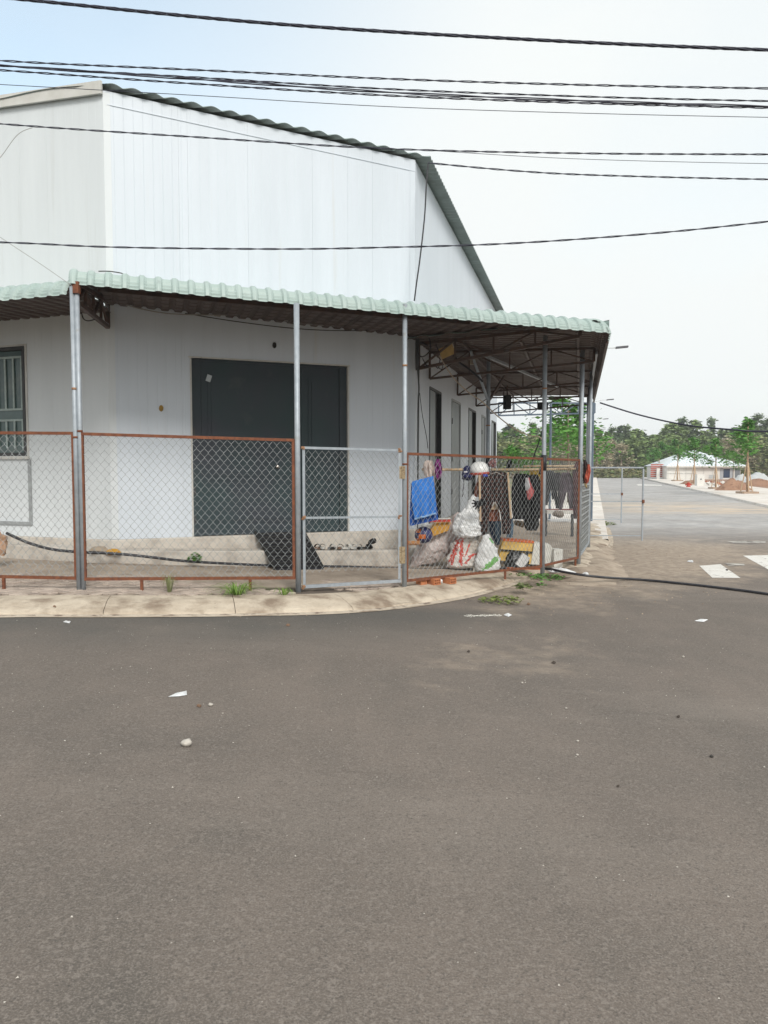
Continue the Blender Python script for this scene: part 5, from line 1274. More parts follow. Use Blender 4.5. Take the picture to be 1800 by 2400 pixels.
bag('sack', [(-14, 1145, 10), (-6, 1160, 20), (0, 1180, 22), (-4, 1197, 16)], 9.9, plain('peach_paper', (.52, .33, .22)), 'crumpled peach paper sack at the left edge holding the hose end', 'sack', crumple=.05, fs=8)

# hose
HOSE = [(13, 1151, 9.9), (60, 1172, 9.98), (110, 1186, 10.0), (165, 1192, 10.0), (250, 1196, 10.1), (330, 1204, 10.25), (400, 1212, 10.45), (520, 1219, 10.85), (610, 1222, 11.2), (740, 1224, 11.5), (865, 1228, 11.75), (940, 1230, 11.8)]
def hose_pts(L):
    return catmull([at(u, v, h) if h > 5 else ground(u, v, h) for u, v, h in L], 8)
mb = MB(); P = hose_pts(HOSE); e = P[-1]; P += [e + Vector((.4, .1, 0)), e + Vector((.9, .25, -.01)), e + Vector((1.5, .35, -.02))]
P2_ = hose_pts([(1190, 1229, .04), (1215, 1235, .035), (1250, 1241, .03), (1290, 1246, .0), (1330, 1249, -.06), (1370, 1251, -KH + .022), (1450, 1258, -KH + .022), (1560, 1270, -KH + .022), (1659, 1283, -KH + .022), (1850, 1312, -KH + .022)])
mb.tube(catmull([P[-1].lerp(P2_[0], f) for f in (0, .5, 1)], 3) if False else P + P2_, .019, 8)
tag(mb.build('hose', mat('black_hose', (.014, .014, .02), (.04, .04, .045), 8, .45), smooth=True), 'long black hose running from the step along the pavement and out over the road', 'hose')

# weeds
GR1 = leafmat('grass_leaf', (.10, .21, .035), (.20, .30, .06)); GR2 = leafmat('weed_leaf', (.055, .16, .03), (.13, .25, .06))
def tuft(p, r, n, h, m, label, flat=False, sp=1):
    mb = MB()
    for _ in range(n):
        a = random.random() * 6.283; rr = r * random.random() ** .6; b0 = Vector(p) + Vector((math.cos(a) * rr * .35 * sp, math.sin(a) * rr * .35, 0)); L = h * random.uniform(.5, 1.1); d = Vector((math.cos(a), math.sin(a), 0)); w = Vector((-d.y, d.x, 0)) * random.uniform(.002, .0045) * (1.6 if flat else 1)
        pts = [b0, b0 + d * rr * .5 + Vector((0, 0, L * .8)), b0 + d * rr * 1.0 + Vector((0, 0, L * .85)), b0 + d * rr * 1.45 + Vector((0, 0, L * .35))]
        k = len(mb.v)
        for i, q in enumerate(pts): s_ = (1, 1.2, .8, .1)[i]; mb.v += [tuple(q - w * s_), tuple(q + w * s_)]
        for i in range(3): mb.f.append((k + 2 * i, k + 2 * i + 1, k + 2 * i + 3, k + 2 * i + 2)); mb.m.append(0)
    return tag(mb.build('weed', m), label, 'weed')
def leafy(p, r, h, n, m, label, s=.03, sx=1.0, sy=1.0):
    mb = MB()
    for _ in range(n):
        a = random.random() * 6.283; rr = r * math.sqrt(random.random()); z_ = h * random.random() * (1 - .6 * rr / r); q = Vector(p) + Vector((rr * math.cos(a) * sx, rr * math.sin(a) * sy, z_ + .008)); M = Matrix.Rotation(random.random() * 6.28, 3, 'Z') @ Matrix.Rotation(random.uniform(-.9, .9), 3, 'X'); L = s * random.uniform(.6, 1.3)
        mb.add([q + M @ Vector(v) for v in ((-L, 0, 0), (0, -L * .45, .1 * L), (L, 0, 0), (0, L * .45, .1 * L))], [(0, 1, 2, 3)])
    return tag(mb.build('weed', m), label, 'weed')
tuft(ground(512, 1284), .28, 110, .13, GR1, 'large spreading grass tuft over the kerb before the second rusty panel'); tuft(ground(612, 1286), .12, 34, .10, GR1, 'small grass tuft on the kerb left of the second post')
tuft(ground(366, 1279), .07, 26, .24, leafmat('pale_weed_leaf', (.16, .17, .08), (.24, .26, .12)), 'tall thin weed in the paving below the wide panel')
leafy(at(421, 1213, 10.5), .10, .15, 130, GR2, 'leafy green weed growing at the step edge')
leafy(ground(1183, 1252), .20, .10, 170, GR2, 'dense green weed at the foot of the fourth post', sx=1.3); leafy(ground(1140, 1244), .2, .05, 60, GR2, 'low creeping weed left of the fourth post', sx=1.4, sy=.5)
leafy(ground(1130, 1272, -.05), .13, .11, 130, leafmat('dull_weed_leaf', (.09, .14, .04), (.17, .2, .08)), 'bushy dull green weed on the kerb corner'); leafy(ground(1170, 1266, -.05), .07, .07, 30, GR2, 'tiny weed between the two corner weeds')
leafy(ground(1082, 1300, -.11), .24, .09, 190, leafmat('olive_weed_leaf', (.11, .16, .03), (.22, .24, .09)), 'flat olive weed mat in the gutter at the kerb end', sx=1.2)
leafy(ground(1300, 1133, -KH), .45, .12, 200, leafmat('olive_weed_leaf', (.11, .16, .03), (.22, .24, .09)), 'low weed by the farther gate leaf', s=.05)

# ------------------------------------------------------------------ things under the awning roofs
eb = thing('junction_box', tuple(at(964, 762, 12.9)), 'tilted yellowed plastic junction box hanging in the cables by the wall corner', 'electrical box')
mb = MB(); c = at(*Z7(390, 440), 12.7); M = Matrix.Rotation(R(-24), 3, 'Y') @ Matrix.Rotation(R(12), 3, 'X'); mb.box(c, (.245, .10, .17), M=M); mb.build('case', plain('yellowed_plastic', (.55, .36, .13), .5), eb)
mb = MB(); mb.box(c + M @ Vector((.125, -.0, .03)), (.012, .12, .15), M=M); mb.build('flange', plain('pale_plastic', (.6, .52, .4)), eb)
mb = MB(); c = at(*Z7(567, 508), 13.6); mb.box(c, (.10, .07, .125)); mb.box(c + Vector((0, 0, .085)), (.035, .04, .05)); tag(mb.build('lamp_holder', plain('cream_fitting', (.5, .42, .33))), 'small cream lamp fitting hanging under the side awning', 'lamp fitting')
for i, (x, y, w, h, Y) in enumerate([(825, 808, 13.5, 29, 19.5), (1083, 835, 17, 15.5, 19.0)]):
    r = thing('speaker', tuple(at(*Z7(x, y + 20), Y)), 'tall black speaker hung from the truss' if i == 0 else 'small square black speaker hung beside the fourth post', 'speaker')
    k = Y / F; c = at(*Z7(x, y), Y); mb = MB(); mb.box(c, (w * k, .18, h * k), rz=.15); mb.build('case', plain('black_case', (.012, .012, .013)), r)
    mb = MB(); mb.box(c + Vector((.012, -.1, 0)), (w * k * .8, .02, h * k * .85), rz=.15); mb.build('grille', plain('dark_grille', (.03, .03, .03)), r)
    mb = MB(); mb.bar(c + Vector((0, 0, h * k / 2)), c + Vector((0, 0, h * k / 2 + .3)), .03); mb.build('bracket', TRUSS, r)
# dark steel plate bracket at C2 and cable clutter
mb = MB(); a = at(*Z7(178, 260), 12.45); b_ = at(*Z7(180, 575), 12.45); mb.bar(a, b_, .10, .06); mb.build('bracket_post', DARKM, side)
def cable(name, pts, r, m, label, cat='cable', n=6, group=None, k=8):
    mb = MB(); mb.tube(catmull([Vector(p) for p in pts], k), r, n); return tag(mb.build(name, m, smooth=True), label, cat, group)
def c7(L, Y): return [at(*Z7(x, y), Y) for x, y in L]
cable('cable', c7([(180, 560), (190, 700), (185, 820), (182, 1180), (180, 1500)], 12.42), .014, DARKM, 'dark conduit running down the front wall corner', 'conduit')
cable('cable', c7([(195, 300), (260, 340), (270, 430), (215, 480), (175, 440), (200, 380), (255, 400)], 12.4), .012, BLACKR, 'coil of black cable under the awning at the wall corner')
cable('cable', c7([(300, 360), (340, 470), (330, 560), (300, 540), (250, 545), (215, 490)], 12.5), .009, BLACKR, 'loose black cable loop below the yellowed box')
cable('cable', c7([(335, 560), (355, 570), (362, 520), (340, 480)], 12.6), .007, BLACKR, 'small hanging wire loop below the yellowed box')
cable('cable', c7([(440, 465), (480, 520), (540, 560), (600, 610), (650, 660)], 13.2) , .018, BLACKR, 'thick black cable bundle running back under the side awning')
cable('cable', c7([(335, 470), (430, 620), (540, 730), (640, 800), (760, 910), (880, 1000), (985, 1045), (1055, 1055), (1085, 1092)], 12.3), .010, mat('cream_rope', (.42, .34, .27), None), 'cream rope from the yellowed box down to the fourth post', 'rope')
cable('cable', c7([(195, 740), (215, 900), (245, 1060), (255, 1140)], 12.6), .006, BLACKR, 'thin black wire hanging beside the corner conduit')
cable('cable', c7([(1085, 990), (1055, 1090), (1020, 1190), (1000, 1280)], 14.0), .012, BLACKR, 'slanting black wire right of the middle post')
cable('cable', [at(u, v, y) for u, v, y in ((30, 657, 10.6), (60, 661, 10.6), (100, 660, 10.55), (150, 655, 10.4), (176, 650, 9.6))], .008, GREYC, 'pale sagging wire under the left awning')
def fw(L, o=.12): return [at(u, v, (C1 + FD * tfront(u)).y - o) for u, v in L]
cable('cable', fw([(250, 651), (300, 666), (360, 677), (430, 680), (500, 680), (540, 676)]), .009, GREYC, 'first pale sagging wire above the big door')
cable('cable', fw([(570, 680), (620, 693), (700, 703), (790, 704), (862, 697)]), .009, GREYC, 'second pale sagging wire right of the second post')
cable('cable', fw([(400, 677), (500, 693), (620, 708), (720, 714), (830, 713), (885, 710)], .1), .007, BLACKR, 'black sagging wire beneath the pale wires over the door')
cable('cable', [at(x, y, 9.7) for x, y in ((176, 675), (180, 688), (190, 693), (205, 690))], .008, BLACKR, 'short black wire loop below the corner bracket')
cable('cable', [at(x, y, 12.2) for x, y in ((905, 790), (904, 900), (903, 1050), (902, 1165))], .011, DARKM, 'second thin conduit beside the wall corner', 'conduit')
# wire scrap lying on top of the awning
cable('wire_scrap', [at(x, y, 9.1) for x, y in ((213, 586), (236, 586), (262, 590), (264, 592))], .007, mat('dark_scrap', (.08, .08, .08), None), 'dark strip lying on the awning edge near its left end', 'strip', k=4)
# bench and pale slabs at the back
bn = thing('bench', tuple(at(*Z8(1265, 650), 18.5)), 'low red and white bench behind the hanging trousers', 'bench')
mb = MB(); a = at(*Z8(1150, 578), 18.5); b_ = at(*Z8(1378, 578), 18.5); mb.bar(a, b_, .05, .03); mb.build('rail', plain('dark_red_paint', (.2, .03, .025)), bn)
mb = MB(); a = at(*Z8(1150, 592), 18.5); b_ = at(*Z8(1376, 596), 18.5); mb.bar(a, b_, .5, .08); mb.build('seat', plain('white_board', (.66, .64, .6)), bn)
for x in (1160, 1365):
    mb = MB(); a = at(*Z8(x, 600), 18.5); mb.bar(a, (a.x, a.y, zg(a.x)), .06); mb.build('leg', DARKM, bn)
lump2 = bag('sack', Z8a([(1210, 618, 10), (1240, 610, 26), (1275, 616, 30), (1296, 628, 12)]), 17.6, plain('grey_brown_sack', (.22, .18, .15)), 'grey-brown sack heaped under the bench', 'sack', floor='g')
bag('sack', Z8a([(915, 690, 10), (935, 682, 30), (965, 686, 32), (985, 712, 14)]), 13.6, plain('brown_basket', (.24, .17, .10)), 'brown woven bundle behind the black shirt', 'bundle', crumple=.03, floor='g')
mb = MB(); a = ground(*Z8(1160, 672)); b_ = ground(*Z8(1340, 668)); mb.bar(a + Vector((0, 0, .03)), b_ + Vector((0, 0, .03)), .4, .05); tag(mb.build('pale_slab', plain('pale_slab_concrete', (.5, .5, .5))), 'pale slab lying flat before the bench', 'slab')

# ------------------------------------------------------------------ overhead cables
def twisted(name, L, Y, r, sep, pitch, m, label, strands=2, n=5, group='overhead cables crossing the street'):
    base = catmull([at(u, v, Y) for u, v in L], 14); mb = MB(); tot = 0; pos = [0]
    for a, b_ in zip(base, base[1:]): tot += (b_ - a).length; pos.append(tot)
    N_ = int(tot / pitch * 6); 
    for s_ in range(strands):
        pts = []; j = 0
        for i in range(N_ + 1):
            q = tot * i / N_
            while j < len(pos) - 2 and pos[j + 1] < q: j += 1
            p = base[j].lerp(base[j + 1], (q - pos[j]) / max(1e-6, pos[j + 1] - pos[j])); a = 2 * math.pi * (q / pitch + s_ / strands)
            pts.append(p + Vector((0, math.cos(a) * sep, math.sin(a) * sep)))
        mb.tube(pts, r * .78, n, cap=False)
    return tag(mb.build(name, m, smooth=True), label, 'cable', group)
YC = 7.9
twisted('overhead_cable', [(-400, -48), (60, 0), (600, 52), (1153, 86), (1659, 108), (2100, 122)], YC, .0095, .011, .62, NAVYC, 'thickest twisted cable, topmost across the picture', strands=4)
twisted('overhead_cable', [(-400, 100), (0, 131), (420, 151), (830, 170), (1240, 183), (1659, 191), (2100, 196)], YC, .0068, .007, .46, NAVYC, 'twisted cable second from the top')
twisted('overhead_cable', [(-400, 110), (0, 142), (420, 167), (830, 192), (1240, 208), (1659, 218.5), (2100, 226)], YC + .1, .0065, .006, .5, NAVYC, 'twisted cable just above the solid double one')
twisted('overhead_cable', [(-400, 112), (0, 141), (420, 171), (830, 199), (1240, 217), (1659, 230), (2100, 240)], YC, .0085, .0085, 1.9, NAVYC, 'thick dark pair in the middle of the cable bunch')
twisted('overhead_cable', [(-400, 124), (0, 151.5), (420, 181), (830, 206), (1240, 222), (1659, 233), (2100, 241)], YC + .05, .0068, .007, .44, NAVYC, 'lowest twisted cable of the middle bunch')
mk = lambda L, Y, r, lab, m=NAVYC, g='overhead cables crossing the street': cable('overhead_wire', [at(u, v, Y) for u, v in L], r, m, lab, n=5, group=g)
mk([(-400, 160), (0, 182.5), (420, 206), (830, 230), (1240, 244), (1659, 253.5), (2100, 260)], YC, .0035, 'thin single wire below the cable bunch')
twisted('overhead_cable', [(-400, 232), (0, 267.5), (420, 296), (830, 321), (1240, 331), (1659, 333.5), (2100, 334)], YC, .0062, .006, .42, NAVYC, 'twisted cable passing in front of the roof corner')
mk([(925, 325), (1240, 343), (1659, 353.5), (2100, 358)], YC + .2, .003, 'thin wire leaving the roof corner to the right')
twisted('overhead_cable', [(925, 352), (1100, 368), (1275, 378), (1659, 387.5), (2100, 392)], 12.3, .0095, .009, .6, NAVYC, 'twisted cable anchored at the roof corner')
cable('drop_cable', [at(925, 352, 12.3), at(921, 400, 12.2), at(917, 470, 12.15), at(907, 560, 12.1), at(900, 610, 12.1), at(895, 650, 12.1)], .013, BLACKR, 'black drop cable hanging down the wall below the roof corner')
twisted('overhead_cable', [(-400, 515), (0, 523.5), (250, 534), (600, 538), (830, 534.5), (1100, 526), (1400, 505), (1659, 478.5), (2100, 425)], YC, .0065, .006, .5, NAVYC, 'lowest overhead cable crossing the white upper wall')
mk([(-30, 370), (0, 341), (30, 300), (48, 284), (70, 276)], YC + .1, .003, 'thin curved wire joining the roof corner cable at the left', GREYC)
mk([(-60, 468), (0, 512), (80, 565), (155, 617)], 8.6, .003, 'thin slanting wire tied to the top of the first post', GREYC)
p_end = at(1296, 870, 20.5)
cable('overhead_wire', [p_end] + [at(u, v, y) for u, v, y in ((1380, 896, 20), (1480, 918, 19), (1580, 928, 18), (1659, 932, 17.5), (1900, 925, 16))], .022, NAVYC, 'thick wire from the far awning end out over the side street')

# ------------------------------------------------------------------ far background
LF1 = leafmat('forest_leaf', (.13, .20, .06), (.22, .29, .11)); LF2 = leafmat('yellowish_leaf', (.17, .21, .08), (.28, .30, .13)); LF3 = leafmat('dry_shrub_leaf', (.36, .31, .20), (.46, .41, .29)); LF4 = leafmat('blue_green_leaf', (.12, .18, .09), (.19, .24, .12)); LSAP = leafmat('sapling_leaf', (.06, .19, .03), (.13, .29, .06)); BARK = plain('grey_brown_bark', (.2, .15, .11)); BARKP = plain('pinkish_brown_bark', (.42, .27, .18))
def crown_mb(w, h, n, s, seed, top=.5):
    rnd = random.Random(seed); mb = MB(); blobs = []
    for _ in range(34):
        z_ = rnd.uniform(.03, 1.0); env = (math.sin(math.pi * clamp(.12 + z_ * .86)) ** .7); d = w * env * rnd.uniform(.15, .85); a = rnd.random() * 6.28
        blobs.append((Vector((d * math.cos(a), d * math.sin(a), h * z_ * .93)), w * rnd.uniform(.16, .34) * (1.15 - .45 * z_)))
    for i in range(n):
        c, r = blobs[int(rnd.random() ** 1.1 * len(blobs)) % len(blobs)]; q = c + Vector((rnd.gauss(0, .55), rnd.gauss(0, .55), rnd.gauss(0, .42))) * r; M = Matrix.Rotation(rnd.random() * 6.28, 3, 'Z') @ Matrix.Rotation(rnd.uniform(-1.2, 1.2), 3, 'X'); L = s * rnd.uniform(.4, 1.1)
        mb.add([q + M @ Vector(v) for v in ((-L, 0, 0), (0, -L * .55, 0), (L, 0, L * .2), (0, L * .55, 0))], [(0, 1, 2, 3)])
    return mb
def protot(kind, m, w, h, n, s, trunk, seed, bark=BARK):
    me = crown_mb(w, h, n, s, seed); r = bpy.data.objects.new('tree', None); ORIG[r.name] = Vector(); col.objects.link(r)
    me.v = [(x, y, z_ + trunk) for x, y, z_ in me.v]; me.build('crown', m, r)
    tb = MB(); tb.tube([(0, 0, -.2), (.1, .05, trunk * .6), (0, 0, trunk + h * .5)], .2, 7, rs=[.24, .17, .08]); tb.tube([(0, 0, trunk * .8), (w * .25, .1, trunk + h * .35)], .08, 5, rs=[.09, .03]); tb.tube([(0, 0, trunk * .9), (-w * .25, -.1, trunk + h * .4)], .08, 5, rs=[.09, .03]); tb.build('trunk', bark, r)
    return r
protos = {}
used = set()
def tree(u, vtop, Y, kind, label, group, base=-.45):
    key = kind; defs = {'round': (LF1, 3.3, 7.5, 3000, .38, 2.0, 3), 'tall': (LF4, 3.0, 9.5, 3000, .36, 2.2, 8), 'yellow': (LF2, 3.4, 5.4, 2400, .34, .8, 5), 'dry': (LF3, 2.6, 4.8, 2200, .20, .5, 11), 'bush': (LF1, 2.8, 3.8, 1800, .32, .3, 14)}
    m, w, h, n, s, tk, sd_ = defs[key]
    z1_ = at(u, vtop, Y).z; H = z1_ - base; x = at(u, 1000, Y).x; sc_ = H / (h + tk); sw = min(1.5, max(.7, sc_)) * random.uniform(.92, 1.12)
    if key not in protos:
        protos[key] = protot(key, m, w, h, n, s, tk, sd_); o = protos[key]; o.location = (x, Y, base); o.scale = (sw, sw, sc_); o.rotation_euler[2] = random.random() * 6; ORIG[o.name] = Vector((x, Y, base))
    else: o = dup(protos[key], (x, Y, base), random.random() * 6, (sw, sw, sc_))
    o.name = {'dry': 'dry_shrub', 'bush': 'bush'}.get(key, 'tree'); tag(o, label, 'tree' if key not in ('dry', 'bush') else 'shrub', group); return o
random.seed(21)
back = [(1070, 930, 'round'), (1105, 922, 'round'), (1146, 910, 'tall'), (1178, 914, 'round'), (1215, 912, 'round'), (1255, 915, 'tall'), (1292, 924, 'round'), (1325, 920, 'tall'), (1350, 916, 'tall'), (1376, 925, 'round'), (1408, 938, 'round'), (1432, 925, 'round'), (1452, 912, 'round'), (1478, 899, 'tall'), (1502, 905, 'round'), (1530, 900, 'tall'), (1556, 925, 'round'), (1584, 945, 'yellow'), (1612, 915, 'round'), (1640, 890, 'tall'), (1662, 900, 'tall'), (1690, 905, 'round')]
ordn = ['first', 'second', 'third', 'fourth', 'fifth', 'sixth', 'seventh', 'eighth', 'ninth', 'tenth', 'eleventh', 'twelfth', 'thirteenth', 'fourteenth', 'fifteenth', 'sixteenth', 'seventeenth', 'eighteenth', 'nineteenth', 'twentieth', 'twenty-first', 'twenty-second', 'twenty-third', 'twenty-fourth']
for i, (u, v, kd) in enumerate(back): tree(u, v - 2, 168 + (i * 37 % 17), kd, f'tall green tree on the far treeline, {ordn[i]} from the left', 'trees of the far treeline')
midr = [(1085, 952, 'yellow'), (1118, 948, 'yellow'), (1150, 946, 'yellow'), (1188, 962, 'dry'), (1212, 958, 'dry'), (1238, 955, 'dry'), (1262, 950, 'dry'), (1290, 955, 'dry'), (1318, 952, 'dry'), (1342, 960, 'dry'), (1366, 950, 'bush'), (1390, 955, 'bush'), (1414, 948, 'bush'), (1437, 950, 'bush'), (1460, 940, 'round'), (1488, 948, 'round'), (1515, 940, 'round'), (1545, 945, 'round'), (1572, 948, 'dry'), (1598, 955, 'dry'), (1625, 940, 'yellow'), (1650, 930, 'round'), (1680, 935, 'round')]
for i, (u, v, kd) in enumerate(midr): tree(u, v - 2, 150 + (i * 29 % 9), kd, f'{ {"yellow": "yellow-green", "dry": "dry pinkish brown", "bush": "low dark green", "round": "mid green"}[kd]} growth in the nearer row, {ordn[i]} from the left', 'nearer row of trees and shrubs')
# backing wood that reads as one mass
mb = MB(); rnd = random.Random(5)
for i in range(9000):
    u = rnd.uniform(1040, 1760); Y = rnd.uniform(186, 200); hmax = at(u, 940 + 14 * math.sin(u * .05) + 8 * math.sin(u * .13), Y).z; z_ = lerp(-.5, hmax, rnd.random() ** .8); q = Vector((at(u, 1000, Y).x, Y, z_)); M = Matrix.Rotation(rnd.random() * 6.28, 3, 'Z') @ Matrix.Rotation(rnd.uniform(-1.2, 1.2), 3, 'X'); L = rnd.uniform(.5, 1.1)
    mb.add([q + M @ Vector(v) for v in ((-L, 0, 0), (0, -L * .6, 0), (L, 0, L * .2), (0, L * .6, 0))], [(0, 1, 2, 3)])
tag(mb.build('woodland', leafmat('deep_wood_leaf', (.030, .060, .022), (.07, .11, .035))), kind='stuff')
mb = MB()
for i in range(5000):
    u = rnd.uniform(1060, 1700); Y = rnd.uniform(138, 150); q = Vector((at(u, 1000, Y).x, Y, -.45 + rnd.random() ** 1.5 * 1.6)); M = Matrix.Rotation(rnd.random() * 6.28, 3, 'Z') @ Matrix.Rotation(rnd.uniform(-1.2, 1.2), 3, 'X'); L = rnd.uniform(.2, .5)
    mb.add([q + M @ Vector(v) for v in ((-L, 0, 0), (0, -L * .5, 0), (L, 0, L * .2), (0, L * .5, 0))], [(0, 1, 2, 3)])
tag(mb.build('undergrowth', leafmat('undergrowth_leaf', (.20, .17, .08), (.10, .14, .05))), kind='stuff')

# saplings on the right pavement
def sapling(u, vb, vt, label, stakes=True, wid=1.0, first=[None], base=None, Y=None):
    g_ = ground(u, vb, 0) if Y is None else Vector((at(u, 1000, Y).x, Y, -.33)); H = at(u, vt, g_.y).z - g_.z
    r = thing('sapling', tuple(g_), label, 'tree', 'staked street saplings'); rnd = random.Random(u)
    mb = MB(); tr_ = H * .012; lean = rnd.uniform(-.02, .02) * H
    mb.tube([g_, g_ + Vector((lean * .5, 0, H * .4)), g_ + Vector((lean, 0, H * .9))], .05, 7, rs=[tr_ * 1.3, tr_, tr_ * .5])
    tiers = []
    for k in range(7):
        z_ = lerp(.56, .97, k / 6); a = rnd.random() * 6.28; L = H * .24 * (1.15 - k / 8) * wid; c = g_ + Vector((lean, 0, H * z_ * .97)); e = c + Vector((math.cos(a) * L, math.sin(a) * L, L * .25)); mb.tube([c, e], tr_ * .35, 5, rs=[tr_ * .4, tr_ * .15]); tiers += [(c.lerp(e, .45), L * .55), (e, L * .62)]
    mb.build('trunk', BARKP if stakes else BARK, r, smooth=True)
    mb = MB()
    for i in range(1300):
        c, rr = tiers[i % len(tiers)]; q = c + Vector((rnd.gauss(0, .42) * rr, rnd.gauss(0, .42) * rr, rnd.gauss(0, .36) * rr)); M = Matrix.Rotation(rnd.random() * 6.28, 3, 'Z') @ Matrix.Rotation(rnd.uniform(-1.2, 1.2), 3, 'X'); L = H * .027 * rnd.uniform(.6, 1.4)
        mb.add([q + M @ Vector(v) for v in ((-L, 0, 0), (0, -L * .5, 0), (L, 0, L * .1), (0, L * .5, 0))], [(0, 1, 2, 3)])
    mb.build('crown', LSAP, r)
    if stakes:
        for a in (.3, 2.4, 4.5):
            mb = MB(); mb.tube([g_ + Vector((math.cos(a) * H * .09, math.sin(a) * H * .09, 0)), g_ + Vector((lean * .4 + math.cos(a) * .03, math.sin(a) * .03, H * .42))], tr_ * .6, 6); mb.build('stake', LW, r)
        mb = MB(); w = H * .10
        for a, b_ in (((-w, -w), (w, -w)), ((w, -w), (w, w)), ((w, w), (-w, w)), ((-w, w), (-w, -w))): mb.bar(g_ + Vector((*a, .06)), g_ + Vector((*b_, .06)), .12, .16)
        mb.build('planter_edge', plain('tan_planter_edge', (.42, .30, .22)), r)
sapling(1614, 1066, 905, 'tallest staked sapling nearest on the right pavement', wid=1.15)
sapling(1546, 1056, 948, 'staked sapling in front of the white house doorway, second nearest')
sapling(1499, 1047, 945, 'sapling before the middle of the white house')
sapling(1463, 1039, 950, 'sapling before the left end of the white house')
sapling(1424, 1034, 955, 'farthest sapling beside the red panel wall')
sapling(1583, 1045, 978, 'small leaning sapling before the house right end', stakes=False, wid=1.2)
sapling(1229, 1000, 862, 'tall bare-trunked sapling seen below the awning end', stakes=False, wid=1.4, Y=38)
sapling(1120, 1000, 966, 'low bushy sapling left of the awning end post', stakes=False, wid=1.6, Y=42)
sapling(1256, 1000, 918, 'leafy sapling behind the corner posts', stakes=False, wid=1.4, Y=44)

# house
hz0 = -.40; YH = 118
hx = lambda u: at(u, 1000, YH).x
hs = thing('white_house', (hx(1525), YH, hz0), 'low white house with pale blue hipped roof beyond the saplings', 'house'); k = YH / F
WHP = plain('white_render', (.74, .72, .68)); x0, x1 = hx(1441), hx(1600); ze = at(0, 1006.5, YH).z; zp = at(0, 972, YH).z; dep = 9
def wallbox(a, b_, y0, y1, z0, z1, m, name, par=hs):
    mb = MB(); mb.box(((a + b_) / 2, (y0 + y1) / 2, (z0 + z1) / 2), (abs(b_ - a), y1 - y0, z1 - z0)); return mb.build(name, m, par)
wallbox(x0, x1, YH, YH + dep, hz0, ze, WHP, 'wall')
mb = MB(); o1 = .6; ya, yb = YH - o1, YH + dep + o1; zr_ = zp; xm0, xm1 = hx(1508), hx(1528); ym = YH + dep / 2
mb.add([(x0 - .3, ya, ze), (x1 + .9, ya, ze), (x1 + .9, yb, ze), (x0 - .3, yb, ze), (xm0, ym, zr_), (xm1, ym, zr_)], [(0, 1, 5, 4), (1, 2, 5), (2, 3, 4, 5), (3, 0, 4), (3, 2, 1, 0)])
mb.build('roof', mat('pale_blue_white_roof', (.74, .79, .83), (.78, .82, .86), .5, .4), hs)
mb = MB()
for i in range(26):
    x = lerp(x0, x1 + .6, i / 25); f = min(1, min((x - x0 + .3) / (xm0 - x0), (x1 + .9 - x) / (x1 + .9 - xm1))); f = clamp(f, 0.03)
    mb.bar((x, ya, ze + .03), (x, lerp(ya, ym, f), lerp(ze, zr_, f) + .03), .06, .05)
mb.build('roof_rib', plain('roof_rib_white', (.7, .76, .8)), hs)
wallbox(x0 - .3, x1 + .9, ya - .06, ya - .01, ze - .22, ze - .02, WHP, 'eave_board')
wallbox(hx(1563), hx(1577), YH - .05, YH - .01, at(0, 1032, YH).z, at(0, 1013, YH).z, plain('blue_dark_glass', (.03, .05, .10), .3), 'window'); 
wallbox(hx(1556), hx(1562), YH - .05, YH - .01, hz0, at(0, 1011, YH).z, plain('grey_shutter', (.4, .42, .45)), 'door'); wallbox(hx(1578), hx(1583), YH - .05, YH - .01, hz0, at(0, 1011, YH).z, plain('grey_shutter', (.4, .42, .45)), 'door')
wallbox(hx(1588), hx(1599), YH - .05, YH - .01, hz0 + .3, at(0, 1012, YH).z, plain('dark_mesh', (.18, .2, .22)), 'window')
wallbox(hx(1532), hx(1546), YH - .05, YH - .01, hz0 + .2, at(0, 1026, YH).z, plain('pale_grey_panel', (.5, .52, .52)), 'panel')
for a, b_ in ((1441, 1476), (1479, 1500)): wallbox(hx(a), hx(b_), YH - .06, YH - .01, at(0, 1022, YH).z - .1, at(0, 1022, YH).z, plain('pale_band', (.55, .55, .52)), 'wall_band')
for i in range(9): x = lerp(x0 + .2, x1 - .2, i / 8); wallbox(x - .05, x + .05, YH - .04, YH - .011, hz0, ze - .25, plain('house_pilaster', (.62, .61, .58)), 'pilaster')
# red panel wall piece and column left of the house
rw = thing('site_hoarding', (hx(1416), 120, -.4), 'short red slatted hoarding beside a white pillar left of the house', 'hoarding')
for i in range(7):
    z_ = lerp(at(0, 1029, 120).z, at(0, 1004, 120).z, i / 6); a, b_ = at(1406, 1000, 120).x, at(1438, 1000, 120).x; mb = MB(); mb.box(((a + b_) / 2, 120, z_), (b_ - a, .05, .20)); mb.build('slat', plain('brick_red_board', (.42, .10, .07)), rw)
mb = MB(); mb.box((at(1422, 1000, 119.5).x, 119.5, .4), (.5, .3, 1.9)); mb.build('pillar', WHP, rw)
ub = thing('utility_cabinet', tuple(ground(1511, 1049)), 'white utility cabinet on the far pavement before the house', 'cabinet'); p = ground(1511, 1049); s_ = p.y / F
mb = MB(); mb.box(p + Vector((0, 0, 12 * s_)), (16 * s_, .6, 24 * s_)); mb.build('case', WHP, ub); mb = MB(); mb.box(p + Vector((0, -.32, 14 * s_)), (2.5 * s_, .03, 2.5 * s_)); mb.build('vent', DARKM, ub)
hy = thing('hydrant', tuple(ground(1487, 1052)), 'small red hydrant on the far pavement', 'hydrant'); p = ground(1487, 1052); s_ = p.y / F; RP = plain('red_paint', (.5, .05, .03), .5)
